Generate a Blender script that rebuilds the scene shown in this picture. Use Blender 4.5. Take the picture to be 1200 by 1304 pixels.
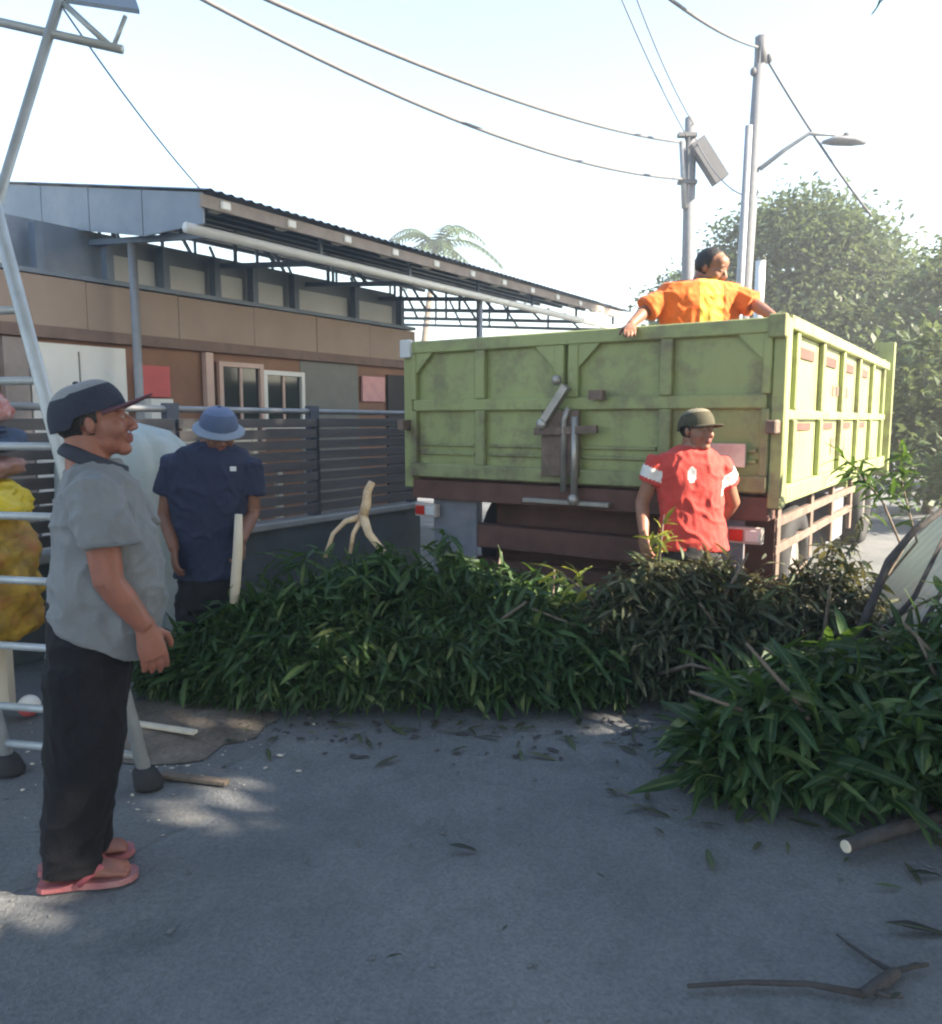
import bpy, bmesh, math, random
import numpy as np
from mathutils import Vector, Matrix, noise

for o in list(bpy.data.objects): bpy.data.objects.remove(o)
scene = bpy.context.scene
col = scene.collection
R = math.radians
V = Vector

# ------------------------------------------------------------------ camera
CAM_H, PITCH = 1.5, R(6.7)
cam = bpy.data.cameras.new('camera'); camo = bpy.data.objects.new('camera', cam); col.objects.link(camo)
cam.sensor_fit = 'HORIZONTAL'; cam.sensor_width = 36; cam.lens = 30.0
cam.clip_start = 0.05; cam.clip_end = 2000
camo.location = (0, 0, CAM_H); camo.rotation_euler = (R(90) - PITCH, 0, 0)
scene.camera = camo
# ------------------------------------------------------------------ world, sun, exposure
SUN_EL, SUN_AZ = R(33), R(-18)          # azimuth counted from +X towards +Y
S = V((math.cos(SUN_EL) * math.cos(SUN_AZ), math.cos(SUN_EL) * math.sin(SUN_AZ), math.sin(SUN_EL)))
world = bpy.data.worlds.new('World'); scene.world = world; world.use_nodes = True
wn = world.node_tree.nodes; wl = world.node_tree.links
bg = wn['Background']; sky = wn.new('ShaderNodeTexSky')
sky.sky_type = 'NISHITA'; sky.sun_disc = False
sky.sun_elevation = SUN_EL; sky.sun_rotation = R(90) - SUN_AZ
sky.air_density = 1.4; sky.dust_density = 0.8; sky.ozone_density = 1.5
wl.new(sky.outputs[0], bg.inputs[0]); bg.inputs[1].default_value = 0.08
sun = bpy.data.lights.new('sun', 'SUN'); suno = bpy.data.objects.new('sun', sun); col.objects.link(suno)
sun.energy = 5.0; sun.angle = R(0.6); sun.color = (1.0, 0.87, 0.68)
suno.location = S * 40; suno.rotation_euler = S.to_track_quat('Z', 'Y').to_euler()
scene.view_settings.view_transform = 'Standard'; scene.view_settings.look = 'None'
scene.view_settings.exposure = 2.5; scene.view_settings.gamma = 1.0
scene.view_settings.use_curve_mapping = False
scene.render.engine = 'CYCLES'
scene.cycles.max_bounces = 8
scene.cycles.filter_width = 2.2
rng = random.Random(7); npr = np.random.default_rng(7)

# ------------------------------------------------------------------ helpers
def P(px, py, Y):
    """world point at depth Y that the photograph shows at pixel (px, py)"""
    a, b = (px - 600) / 1000, (652 - py) / 1000
    d = V((a, math.cos(PITCH) + b * math.sin(PITCH), -math.sin(PITCH) + b * math.cos(PITCH)))
    return V((0, 0, CAM_H)) + d * (Y / d.y)
def G(px, py, z=0.0):
    a, b = (px - 600) / 1000, (652 - py) / 1000
    d = V((a, math.cos(PITCH) + b * math.sin(PITCH), -math.sin(PITCH) + b * math.cos(PITCH)))
    return V((0, 0, CAM_H)) + d * ((z - CAM_H) / d.z)

_W = {}
def wm(o): return _W.get(o.name, Matrix.Identity(4))
def tag(o, label=None, cat=None, group=None, kind=None):
    if label: o['label'] = label
    if cat: o['category'] = cat
    if group: o['group'] = group
    if kind: o['kind'] = kind
    return o
def thing(name, label, cat, loc=(0, 0, 0), rz=0.0, group=None):
    o = bpy.data.objects.new(name, None); col.objects.link(o)
    o.empty_display_size = 0.1
    o.location = loc; o.rotation_euler = (0, 0, rz)
    _W[o.name] = Matrix.Translation(V(loc)) @ Matrix.Rotation(rz, 4, 'Z')
    return tag(o, label, cat, group)
def link_mesh(name, me, mat, parent=None, smooth=False):
    o = bpy.data.objects.new(name, me); col.objects.link(o)
    if mat is not None and not len(me.materials):
        for m in (mat if isinstance(mat, (list, tuple)) else [mat]): me.materials.append(m)
    if smooth: me.polygons.foreach_set('use_smooth', [True] * len(me.polygons))
    if parent: o.parent = parent; _W[o.name] = wm(parent)
    return o

class MB:
    """collects shapes; build() links them as ONE mesh object"""
    def __init__(s): s.v = []; s.f = []
    def add(s, vs, fs):
        n = len(s.v); s.v += [V(p) for p in vs]; s.f += [tuple(i + n for i in f) for f in fs]; return s
    def box(s, lo, hi):
        x0, y0, z0 = lo; x1, y1, z1 = hi
        return s.add([(x0,y0,z0),(x1,y0,z0),(x1,y1,z0),(x0,y1,z0),(x0,y0,z1),(x1,y0,z1),(x1,y1,z1),(x0,y1,z1)],
                     [(0,3,2,1),(4,5,6,7),(0,1,5,4),(1,2,6,5),(2,3,7,6),(3,0,4,7)])
    def bar(s, a, b, w, h, up=V((0, 0, 1))):
        a, b = V(a), V(b); d = (b - a).normalized(); r = d.cross(up)
        if r.length < 1e-4: r = d.cross(V((1, 0, 0)))
        r.normalize(); u = r.cross(d).normalized(); r = r * (w / 2); u = u * (h / 2)
        return s.add([a-r-u, a+r-u, a+r+u, a-r+u, b-r-u, b+r-u, b+r+u, b-r+u],
                     [(0,1,2,3),(7,6,5,4),(4,5,1,0),(5,6,2,1),(6,7,3,2),(7,4,0,3)])
    def prism(s, poly, off):
        n = len(poly); off = V(off); vs = [V(p) for p in poly] + [V(p) + off for p in poly]
        return s.add(vs, [tuple(range(n))[::-1], tuple(range(n, 2*n))] + [(i, (i+1) % n, n + (i+1) % n, n + i) for i in range(n)])
    def loft(s, rings, n=20, expo=2.0):
        """rings: (centre, a, b[, f]) with semi-axis vectors; f(angle)->z offset"""
        vs = []; fs = []
        for rg in rings:
            c, a, b = V(rg[0]), V(rg[1]), V(rg[2])
            for i in range(n):
                t = 2 * math.pi * i / n; ct, st = math.cos(t), math.sin(t)
                k = 1.0 if expo == 2 else (abs(ct) ** expo + abs(st) ** expo) ** (-1 / expo)
                p = c + a * (ct * k) + b * (st * k)
                if len(rg) > 3 and rg[3]: p = p + V((0, 0, rg[3](t)))
                vs.append(p)
        for j in range(len(rings) - 1):
            for i in range(n):
                k = (i + 1) % n
                fs.append((j*n+i, j*n+k, (j+1)*n+k, (j+1)*n+i))
        m = len(rings) * n
        vs.append(sum((vs[i] for i in range(n)), V()) / n); vs.append(sum((vs[m-n+i] for i in range(n)), V()) / n)
        for i in range(n):
            k = (i + 1) % n
            fs.append((m, k, i)); fs.append((m + 1, m - n + i, m - n + k))
        return s.add(vs, fs)
    def tube(s, pts, rad, n=10, flat=1.0, ref=None):
        pts = [V(p) for p in pts]
        if not isinstance(rad, (list, tuple)): rad = [rad] * len(pts)
        rings = []; pr = ref
        for i, p in enumerate(pts):
            d = (pts[min(i+1, len(pts)-1)] - pts[max(i-1, 0)]).normalized()
            if pr is None: pr = V((0, 0, 1)) if abs(d.z) < .9 else V((1, 0, 0))
            a = (pr - d * pr.dot(d))
            if a.length < 1e-5: a = d.orthogonal()
            a.normalize(); b = d.cross(a).normalized(); pr = a
            rings.append((p, a * rad[i], b * rad[i] * flat))
        return s.loft(rings, n)
    def ell(s, c, r, M=None, nu=16, nv=10):
        vs = []; fs = []; c = V(c)
        for j in range(nv + 1):
            ph = math.pi * j / nv
            for i in range(nu):
                t = 2 * math.pi * i / nu
                p = V((r[0]*math.sin(ph)*math.cos(t), r[1]*math.sin(ph)*math.sin(t), -r[2]*math.cos(ph)))
                vs.append((M @ p if M else p) + c)
        for j in range(nv):
            for i in range(nu):
                k = (i + 1) % nu; fs.append((j*nu+i, j*nu+k, (j+1)*nu+k, (j+1)*nu+i))
        return s.add(vs, fs)
    def xf(s, M): s.v = [M @ p for p in s.v]; return s
    def mesh(s, name='m'):
        me = bpy.data.meshes.new(name); me.from_pydata([tuple(p) for p in s.v], [], s.f); me.update(); return me
    def build(s, name, mat, parent=None, smooth=False, world=False, bevel=0.0, weld=False):
        used = sorted({i for f in s.f for i in f})
        if len(used) < len(s.v):
            re_ = {i: k for k, i in enumerate(used)}; s.v = [s.v[i] for i in used]; s.f = [tuple(re_[i] for i in f) for f in s.f]
        if world and parent is not None:
            M = wm(parent).inverted(); s.v = [M @ p for p in s.v]
        me = s.mesh(name)
        if weld or bevel:   # tidy
            bm = bmesh.new(); bm.from_mesh(me)
            if weld: bmesh.ops.remove_doubles(bm, verts=bm.verts, dist=1e-5)
            if bevel: bmesh.ops.bevel(bm, geom=bm.edges, offset=bevel, segments=1, affect='EDGES', clamp_overlap=True)
            bm.to_mesh(me); bm.free()
        return link_mesh(name, me, mat, parent, smooth)
    def remesh(s, name, mat, parent, voxel, smooth=4, disp=None, paint=None, world=True, clip=None):
        """one continuous skin over everything collected"""
        if world and parent is not None:
            Mi = wm(parent).inverted()
        else: Mi = None
        me = s.mesh('tmp'); o = bpy.data.objects.new('tmp', me); col.objects.link(o)
        md = o.modifiers.new('r', 'REMESH'); md.mode = 'VOXEL'; md.voxel_size = voxel; md.adaptivity = 0
        if smooth:
            sm = o.modifiers.new('s', 'SMOOTH'); sm.factor = 0.5; sm.iterations = smooth
        dg = bpy.context.evaluated_depsgraph_get(); dg.update()
        me2 = bpy.data.meshes.new_from_object(o.evaluated_get(dg)); bpy.data.objects.remove(o)
        n = len(me2.vertices); co = np.empty(n * 3); me2.vertices.foreach_get('co', co); co = co.reshape(-1, 3)
        if disp:
            no = np.empty(n * 3); me2.vertices.foreach_get('normal', no); no = no.reshape(-1, 3)
            d = np.array([disp(V(p)) for p in co]); co = co + no * d[:, None]
        me2.materials.clear()
        for m in (mat if isinstance(mat, (list, tuple)) else [mat]): me2.materials.append(m)
        if paint:
            npol = len(me2.polygons); ce = np.empty(npol * 3); me2.polygons.foreach_get('center', ce); ce = ce.reshape(-1, 3)
            idx = np.zeros(npol, dtype=np.int32)
            for fn, k in paint: idx[fn(ce)] = k
            me2.polygons.foreach_set('material_index', idx)
        if Mi: co = (np.c_[co, np.ones(n)] @ np.array(Mi).T)[:, :3]
        me2.vertices.foreach_set('co', co.ravel()); me2.update(); me2.name = name
        return link_mesh(name, me2, None, parent, True)

def lin(c):   # sRGB 0-255 -> linear
    return tuple((x/255/12.92 if x/255 <= .04045 else ((x/255+.055)/1.055)**2.4) for x in c)

# ------------------------------------------------------------------ materials
def mat(name, c, rough=.6, var=.18, scale=6.0, bump=0.0, bscale=None, metal=0.0, dirt=None, dscale=2.0, damt=.5, spec=.4, stretch=(1,1,1), trans=0.0):
    m = bpy.data.materials.new(name); m.use_nodes = True; nt = m.node_tree; n = nt.nodes; l = nt.links
    b = n['Principled BSDF']; b.inputs['Roughness'].default_value = rough; b.inputs['Metallic'].default_value = metal
    b.inputs['Specular IOR Level'].default_value = spec
    tc = n.new('ShaderNodeTexCoord'); mp = n.new('ShaderNodeMapping'); mp.inputs['Scale'].default_value = stretch
    l.new(tc.outputs['Object'], mp.inputs[0])
    nz = n.new('ShaderNodeTexNoise'); nz.inputs['Scale'].default_value = scale; nz.inputs['Detail'].default_value = 6; nz.inputs['Roughness'].default_value = .65
    l.new(mp.outputs[0], nz.inputs[0])
    r = n.new('ShaderNodeValToRGB'); r.color_ramp.elements[0].position = .3; r.color_ramp.elements[1].position = .7
    r.color_ramp.elements[0].color = (*[x * (1 - var) for x in c], 1); r.color_ramp.elements[1].color = (*[min(1, x * (1 + var)) for x in c], 1)
    l.new(nz.outputs[0], r.inputs[0]); out = r.outputs[0]
    if dirt:
        n2 = n.new('ShaderNodeTexNoise'); n2.inputs['Scale'].default_value = dscale; n2.inputs['Detail'].default_value = 8; n2.inputs['Roughness'].default_value = .7
        l.new(tc.outputs['Object'], n2.inputs[0])
        r2 = n.new('ShaderNodeValToRGB'); r2.color_ramp.elements[0].position = .48; r2.color_ramp.elements[1].position = .68
        r2.color_ramp.elements[0].color = (0,0,0,1); r2.color_ramp.elements[1].color = (damt,damt,damt,1)
        l.new(n2.outputs[0], r2.inputs[0])
        mx = n.new('ShaderNodeMix'); mx.data_type = 'RGBA'; l.new(r2.outputs[0], mx.inputs[0]); l.new(out, mx.inputs[6]); mx.inputs[7].default_value = (*dirt, 1)
        out = mx.outputs[2]
    l.new(out, b.inputs['Base Color'])
    if bump:
        nb = n.new('ShaderNodeTexNoise'); nb.inputs['Scale'].default_value = bscale or scale * 4; nb.inputs['Detail'].default_value = 5
        l.new(mp.outputs[0], nb.inputs[0]); bp = n.new('ShaderNodeBump'); bp.inputs['Strength'].default_value = bump; bp.inputs['Distance'].default_value = .02
        l.new(nb.outputs[0], bp.inputs['Height']); l.new(bp.outputs[0], b.inputs['Normal'])
    return m

def leaf_mat(name, stops, rough=.5, trans=.25, tcol=(.12,.22,.03)):
    m = bpy.data.materials.new(name); m.use_nodes = True; nt = m.node_tree; n = nt.nodes; l = nt.links
    b = n['Principled BSDF']; b.inputs['Roughness'].default_value = rough; b.inputs['Specular IOR Level'].default_value = .3
    at = n.new('ShaderNodeAttribute'); at.attribute_name = 'rnd'
    r = n.new('ShaderNodeValToRGB'); e = r.color_ramp.elements
    while len(e) < len(stops): e.new(.5)
    for k, (p, c) in enumerate(stops): e[k].position = p; e[k].color = (*c, 1)
    l.new(at.outputs['Fac'], r.inputs[0])
    tc = n.new('ShaderNodeTexCoord'); nz = n.new('ShaderNodeTexNoise'); nz.inputs['Scale'].default_value = 22; nz.inputs['Detail'].default_value = 4; l.new(tc.outputs['Object'], nz.inputs[0])
    rn = n.new('ShaderNodeValToRGB'); rn.color_ramp.elements[0].position = .3; rn.color_ramp.elements[1].position = .7; rn.color_ramp.elements[0].color = (.62,.66,.6,1); rn.color_ramp.elements[1].color = (1.3,1.25,1.2,1); l.new(nz.outputs[0], rn.inputs[0])
    mu = n.new('ShaderNodeMix'); mu.data_type = 'RGBA'; mu.blend_type = 'MULTIPLY'; mu.inputs[0].default_value = 1; l.new(r.outputs[0], mu.inputs[6]); l.new(rn.outputs[0], mu.inputs[7])
    am = n.new('ShaderNodeAttribute'); am.attribute_name = 'mid'; rm = n.new('ShaderNodeValToRGB'); rm.color_ramp.elements[0].position = .8; rm.color_ramp.elements[1].position = .97
    rm.color_ramp.elements[1].color = (.6,.6,.6,1); l.new(am.outputs['Fac'], rm.inputs[0])
    mr = n.new('ShaderNodeMix'); mr.data_type = 'RGBA'; l.new(rm.outputs[0], mr.inputs[0]); l.new(mu.outputs[2], mr.inputs[6]); mr.inputs[7].default_value = (.17,.22,.09,1)
    l.new(mr.outputs[2], b.inputs['Base Color'])
    t = n.new('ShaderNodeBsdfTranslucent'); t.inputs[0].default_value = (*tcol, 1)
    mx = n.new('ShaderNodeMixShader'); mx.inputs[0].default_value = trans
    l.new(b.outputs[0], mx.inputs[1]); l.new(t.outputs[0], mx.inputs[2]); l.new(mx.outputs[0], n['Material Output'].inputs[0])
    return m

def ground_mat(name, c1, c2, c3, rough=.75, big=.5, stone=60, bump=.35):
    m = bpy.data.materials.new(name); m.use_nodes = True; nt = m.node_tree; n = nt.nodes; l = nt.links
    b = n['Principled BSDF']; b.inputs['Roughness'].default_value = rough; b.inputs['Specular IOR Level'].default_value = .35
    tc = n.new('ShaderNodeTexCoord')
    def nz(s, d=8, ro=.65):
        k = n.new('ShaderNodeTexNoise'); k.inputs['Scale'].default_value = s; k.inputs['Detail'].default_value = d; k.inputs['Roughness'].default_value = ro
        l.new(tc.outputs['Object'], k.inputs[0]); return k
    a = nz(big); r = n.new('ShaderNodeValToRGB'); e = r.color_ramp.elements; e.new(.5)
    for k, (p, c) in enumerate(((.3, c1), (.5, c2), (.72, c3))): e[k].position = p; e[k].color = (*c, 1)
    l.new(a.outputs[0], r.inputs[0])
    v = n.new('ShaderNodeTexVoronoi'); v.inputs['Scale'].default_value = stone; l.new(tc.outputs['Object'], v.inputs[0])
    f = nz(stone * 1.6, 4)
    rv = n.new('ShaderNodeValToRGB'); rv.color_ramp.elements[0].color = (.72,.72,.72,1); rv.color_ramp.elements[1].color = (1.22,1.22,1.2,1)
    rv.color_ramp.elements[0].position = .3; rv.color_ramp.elements[1].position = .7; l.new(f.outputs[0], rv.inputs[0])
    mu = n.new('ShaderNodeMix'); mu.data_type = 'RGBA'; mu.blend_type = 'MULTIPLY'; mu.inputs[0].default_value = 1
    l.new(r.outputs[0], mu.inputs[6]); l.new(rv.outputs[0], mu.inputs[7])
    # dark stains of oil and damp, with shapes of their own
    st = nz(1.7, 6, .6); rs = n.new('ShaderNodeValToRGB'); rs.color_ramp.elements[0].position = .56; rs.color_ramp.elements[1].position = .72
    rs.color_ramp.elements[0].color = (1,1,1,1); rs.color_ramp.elements[1].color = (.7,.7,.7,1); l.new(st.outputs[0], rs.inputs[0])
    m2 = n.new('ShaderNodeMix'); m2.data_type = 'RGBA'; m2.blend_type = 'MULTIPLY'; m2.inputs[0].default_value = 1
    l.new(mu.outputs[2], m2.inputs[6]); l.new(rs.outputs[0], m2.inputs[7])
    wv = nz(3.5, 4); av = n.new('ShaderNodeMixRGB'); av.blend_type = 'ADD'; av.inputs[0].default_value = .35; l.new(tc.outputs['Object'], av.inputs[1]); l.new(wv.outputs['Color'], av.inputs[2])
    ck = n.new('ShaderNodeTexVoronoi'); ck.feature = 'DISTANCE_TO_EDGE'; ck.inputs['Scale'].default_value = .9; l.new(av.outputs[0], ck.inputs[0])
    rc = n.new('ShaderNodeValToRGB'); rc.color_ramp.elements[0].position = .004; rc.color_ramp.elements[1].position = .012; rc.color_ramp.elements[0].color = (.55,.55,.55,1); rc.color_ramp.elements[1].color = (1,1,1,1); l.new(ck.outputs['Distance'], rc.inputs[0])
    m3 = n.new('ShaderNodeMix'); m3.data_type = 'RGBA'; m3.blend_type = 'MULTIPLY'; m3.inputs[0].default_value = .22; l.new(m2.outputs[2], m3.inputs[6]); l.new(rc.outputs[0], m3.inputs[7]); l.new(m3.outputs[2], b.inputs['Base Color'])
    ad = n.new('ShaderNodeMath'); ad.operation = 'ADD'; l.new(f.outputs[0], ad.inputs[0])
    bgn = nz(6, 5); l.new(bgn.outputs[0], ad.inputs[1])
    bp = n.new('ShaderNodeBump'); bp.inputs['Strength'].default_value = bump; bp.inputs['Distance'].default_value = .02
    l.new(ad.outputs[0], bp.inputs['Height']); l.new(bp.outputs[0], b.inputs['Normal'])
    return m

M = {}
M['road'] = ground_mat('road asphalt', (.106,.113,.126), (.154,.161,.173), (.206,.21,.217), big=.8, stone=50, bump=.6)
M['yard'] = ground_mat('yard concrete', (.10,.105,.115), (.13,.134,.14), (.165,.165,.165), big=1.1, stone=45)
M['dirt'] = ground_mat('dirt', (.10,.08,.065), (.17,.14,.115), (.26,.23,.2), big=4, stone=30, bump=.8)
M['soil'] = ground_mat('soil', (.16,.15,.11), (.22,.2,.15), (.28,.26,.2), big=.3, stone=20)
M['lime'] = mat('lime green truck paint', (.30,.34,.145), .45, .14, 2.2, .3, 4, dirt=(.15,.125,.09), dscale=3.4, damt=.85, stretch=(1,1,.45))
M['lime_d'] = mat('lime green truck paint, worn', (.26,.285,.135), .55, .18, 4, .3, 5, dirt=(.12,.09,.07), dscale=3.4, damt=.95, stretch=(1,1,.4))
M['rust'] = mat('rusty steel', (.16,.115,.095), .75, .35, 9, .2)
M['steel'] = mat('bare steel', (.36,.34,.32), .45, .2, 9, .1, metal=.6)
M['under'] = mat('chassis red oxide', (.12,.06,.05), .8, .3, 5, .1)
M['rubber'] = mat('rubber', (.025,.025,.028), .8, .2, 20, .1)
M['flap'] = mat('mud flap', (.19,.2,.24), .7, .2, 8, .1, dirt=(.24,.23,.22), damt=.6)
M['white'] = mat('white paint', (.72,.72,.7), .5, .06, 4, dirt=(.5,.48,.44), damt=.5)
M['glass'] = mat('dark glass', (.03,.035,.04), .08, .1, 2, spec=.6)
M['red_l'] = mat('red lens', (.5,.03,.02), .2, .1, 5)
M['bluesheet'] = mat('blue grey roof sheet', (.19,.23,.29), .5, .1, 3, .05, dirt=(.3,.31,.33), dscale=1.5, damt=.5)
M['bluesteel'] = mat('blue grey steel', (.16,.2,.26), .5, .15, 6)
M['beige'] = mat('beige wall panel', (.33,.255,.21), .8, .08, 2.5, .05, 12, dirt=(.33,.25,.2), dscale=2, damt=.6)
M['brownwall'] = mat('brown wall', (.25,.14,.095), .85, .15, 3, .05)
M['greywall'] = mat('grey wall', (.2,.2,.185), .85, .12, 3, .05)
M['fascia'] = mat('brown eave', (.27,.23,.215), .7, .2, 6, dirt=(.3,.25,.22))
M['pale'] = mat('pale panel', (.6,.62,.63), .6, .06, 3)
M['redp'] = mat('red board', (.52,.1,.1), .6, .08, 5)
M['pinkp'] = mat('pink poster', (.62,.32,.32), .6, .12, 9)
M['pinkpost'] = mat('pink post', (.55,.4,.35), .7, .08, 5)
M['darkin'] = mat('dark opening', (.05,.045,.045), .8, .2, 3)
M['slat'] = mat('weathered fence slat', (.12,.11,.11), .75, .22, 4, .1, stretch=(1, .3, 4), dirt=(.1,.09,.09), damt=.7)
M['fpost'] = mat('fence post', (.09,.1,.13), .7, .2, 6)
M['coping'] = mat('concrete coping', (.3,.3,.3), .8, .15, 6, .15)
M['lowwall'] = mat('dark rendered wall', (.075,.09,.1), .8, .2, 4, .1)
M['alu'] = mat('aluminium', (.4,.43,.45), .45, .16, 10, metal=.3)
M['concrete'] = mat('pole concrete', (.17,.175,.19), .85, .15, 8, .1)
M['pipe'] = mat('galvanised pipe', (.27,.28,.3), .5, .12, 8, metal=.3)
M['wire'] = mat('wire', (.12,.12,.13), .7, .1, 8)
M['bark'] = mat('bark', (.15,.12,.095), .85, .3, 14, .5, 30, stretch=(1,1,.4))
M['barkd'] = mat('dark bark', (.055,.05,.05), .85, .3, 14, .5, 30)
M['cut'] = mat('peeled pale wood', (.66,.5,.33), .65, .16, 14, .1, dirt=(.4,.24,.12), dscale=9, damt=.8)
M['board'] = mat('pale board', (.62,.55,.44), .7, .12, 8, .1, stretch=(1,1,.2))
M['tarp'] = mat('pale tarpaulin', (.36,.41,.42), .45, .1, 5, .15, 14, dirt=(.36,.44,.46), dscale=4)
M['sheet'] = mat('grey roofing sheet', (.36,.41,.49), .5, .1, 4, .05, dirt=(.36,.37,.4), dscale=3, damt=.6)
M['leaf'] = leaf_mat('mango leaf', [(0, (.014,.036,.016)), (.4, (.024,.06,.022)), (.8, (.042,.095,.032)), (.94, (.09,.145,.05)), (1, (.2,.24,.1))], rough=.5)
M['leafdry'] = leaf_mat('wilted leaf', [(0, (.035,.042,.03)), (.35, (.075,.078,.056)), (.6, (.06,.095,.045)), (.88, (.12,.125,.085)), (1, (.25,.24,.16))], rough=.55, tcol=(.16,.14,.05))
M['leaffar'] = leaf_mat('tree leaf', [(0, (.03,.05,.026)), (.5, (.055,.085,.042)), (1, (.095,.135,.06))], rough=.5, trans=.3, tcol=(.15,.2,.075))
M['leafsun'] = leaf_mat('fresh yellow green leaf', [(0, (.12,.17,.03)), (1, (.3,.32,.07))], rough=.45, trans=.35, tcol=(.4,.42,.06))
M['leafdark'] = leaf_mat('dead dark leaf', [(0, (.012,.014,.018)), (1, (.03,.03,.03))], rough=.6, trans=.05)

def skin_mat(name, c):
    m = mat(name, c, .5, .12, 18, .08, 90, dirt=(c[0]*1.15, c[1]*.8, c[2]*.72), dscale=9, damt=.5)
    m.node_tree.nodes['Principled BSDF'].inputs['Subsurface Weight'].default_value = .12
    m.node_tree.nodes['Principled BSDF'].inputs['Subsurface Radius'].default_value = (.012,.005,.003)
    return m
def cloth_mat(name, c, var=.08, dirt=None, damt=.4):
    m = mat(name, c, .85, var, 9, .25, 160, dirt=dirt, dscale=7, damt=damt)
    m.node_tree.nodes['Principled BSDF'].inputs['Sheen Weight'].default_value = .08 if max(c) > .1 else 0
    return m

# ------------------------------------------------------------------ the setting
def sheet(name, pts, z, m, kind='structure', parent=None, sub=0):
    mb = MB(); mb.add([(x, y, z) for x, y in pts], [tuple(range(len(pts)))])
    o = mb.build(name, m); tag(o, kind=kind); return o
sheet('ground', [(-150,-150),(150,-150),(150,150),(-150,150)], -.012, M['soil'])
ST = R(34); sd = V((math.sin(ST), math.cos(ST), 0)); sr = V((math.cos(ST), -math.sin(ST), 0))   # street direction, street right
def sq(a, b, c, d): return [(p.x, p.y) for p in (a, b, c, d)]
q0 = V((-1.3, 3.6, 0))
sheet('road', sq(q0 - sr*9 - sd*30, q0 + sr*5.6 - sd*30, q0 + sr*5.6 + sd*90, q0 - sr*.6 + sd*90), -.006, M['road'])
mb = MB(); edge = [(-1.6,-8),(-1.75,1.2),(-1.5,2.3),(-1.05,2.85),(-1.1,3.2),(-.95,3.6),(-1.2,4.4),(-1.9,6.3),(3.2,13.8)]; pts = [(-9,-8)]
for (xa, ya), (xb, yb) in zip(edge, edge[1:]):
    nn_ = max(2, int(math.hypot(xb-xa, yb-ya)/.04))
    for i in range(nn_):
        t_ = i/nn_; x_, y_ = xa+(xb-xa)*t_, ya+(yb-ya)*t_; q_ = V((x_*2.2, y_*2.2, 5)); pts.append((x_ + .16*noise.noise(q_) + .05*noise.noise(q_*5) + .02*noise.noise(q_*14), y_))
pts.append((-9,13.8))
sheet('yard_paving', pts, -.0045, M['yard'])
# ragged patch of dirt and sawdust behind the ladder foot
mb = MB(); ring = []
for i in range(40):
    t = 2*math.pi*i/40; k = 1 + .35*noise.noise(V((math.cos(t)*2, math.sin(t)*2, 3)))
    ring.append((-1.52 + .5*k*math.cos(t), 3.72 + .42*k*math.sin(t)))
vs = [(-1.52, 3.72, .035)]; fs = []
for j in range(1, 9):
    for i, (x, y) in enumerate(ring):
        f = j / 8; px = -1.52 + (x + 1.52)*f; py = 3.72 + (y - 3.72)*f
        vs.append((px, py, (1 - f**1.5)*.04 + .014*noise.noise(V((px*9, py*9, 0)))*(1-f) + .002))
n = 40
for i in range(n): fs.append((0, 1 + i, 1 + (i+1) % n))
for j in range(7):
    for i in range(n): a = 1 + j*n; fs.append((a+i, a+n+i, a+n+(i+1) % n, a+(i+1) % n))
o = MB().add(vs, fs).build('dirt_patch', M['dirt'], smooth=True); tag(o, kind='structure')
# ------------------------------------------------------------------ leaves
def leaf_template(L=.22, Wd=.04, fold=.35, droop=.55, st=6):
    vs = []; fs = []
    for i in range(st + 1):
        t = i / st; w = Wd/2 * (math.sin(math.pi * min(1, t*.97 + .03)) ** .75) * (1.15 - .3*t)
        if i == st: w = .001
        x = L*t*(1 - .12*droop*t); z = -droop*L*t*t*.6
        wav = .004*math.sin(t*13)
        vs += [(x, -w, z + w*fold + wav), (x, 0, z), (x, w, z + w*fold - wav)]
    for i in range(st):
        a = i*3; fs += [(a, a+3, a+4, a+1), (a+1, a+4, a+5, a+2)]
    return np.array(vs), fs
def quad_leaf(L=.3, Wd=.11):
    return np.array([(0,0,0),(L*.5,-Wd/2,.0),(L,0,-L*.12),(L*.5,Wd/2,.02)]), [(0,1,2,3)]
def rot_from(d, roll):
    d = V(d).normalized(); up = V((0, 0, 1))
    if abs(d.z) > .97: up = V((1, 0, 0))
    y = up.cross(d).normalized(); z = d.cross(y).normalized()
    return Matrix((d, y, z)).transposed() @ Matrix.Rotation(roll, 3, 'X')
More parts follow.
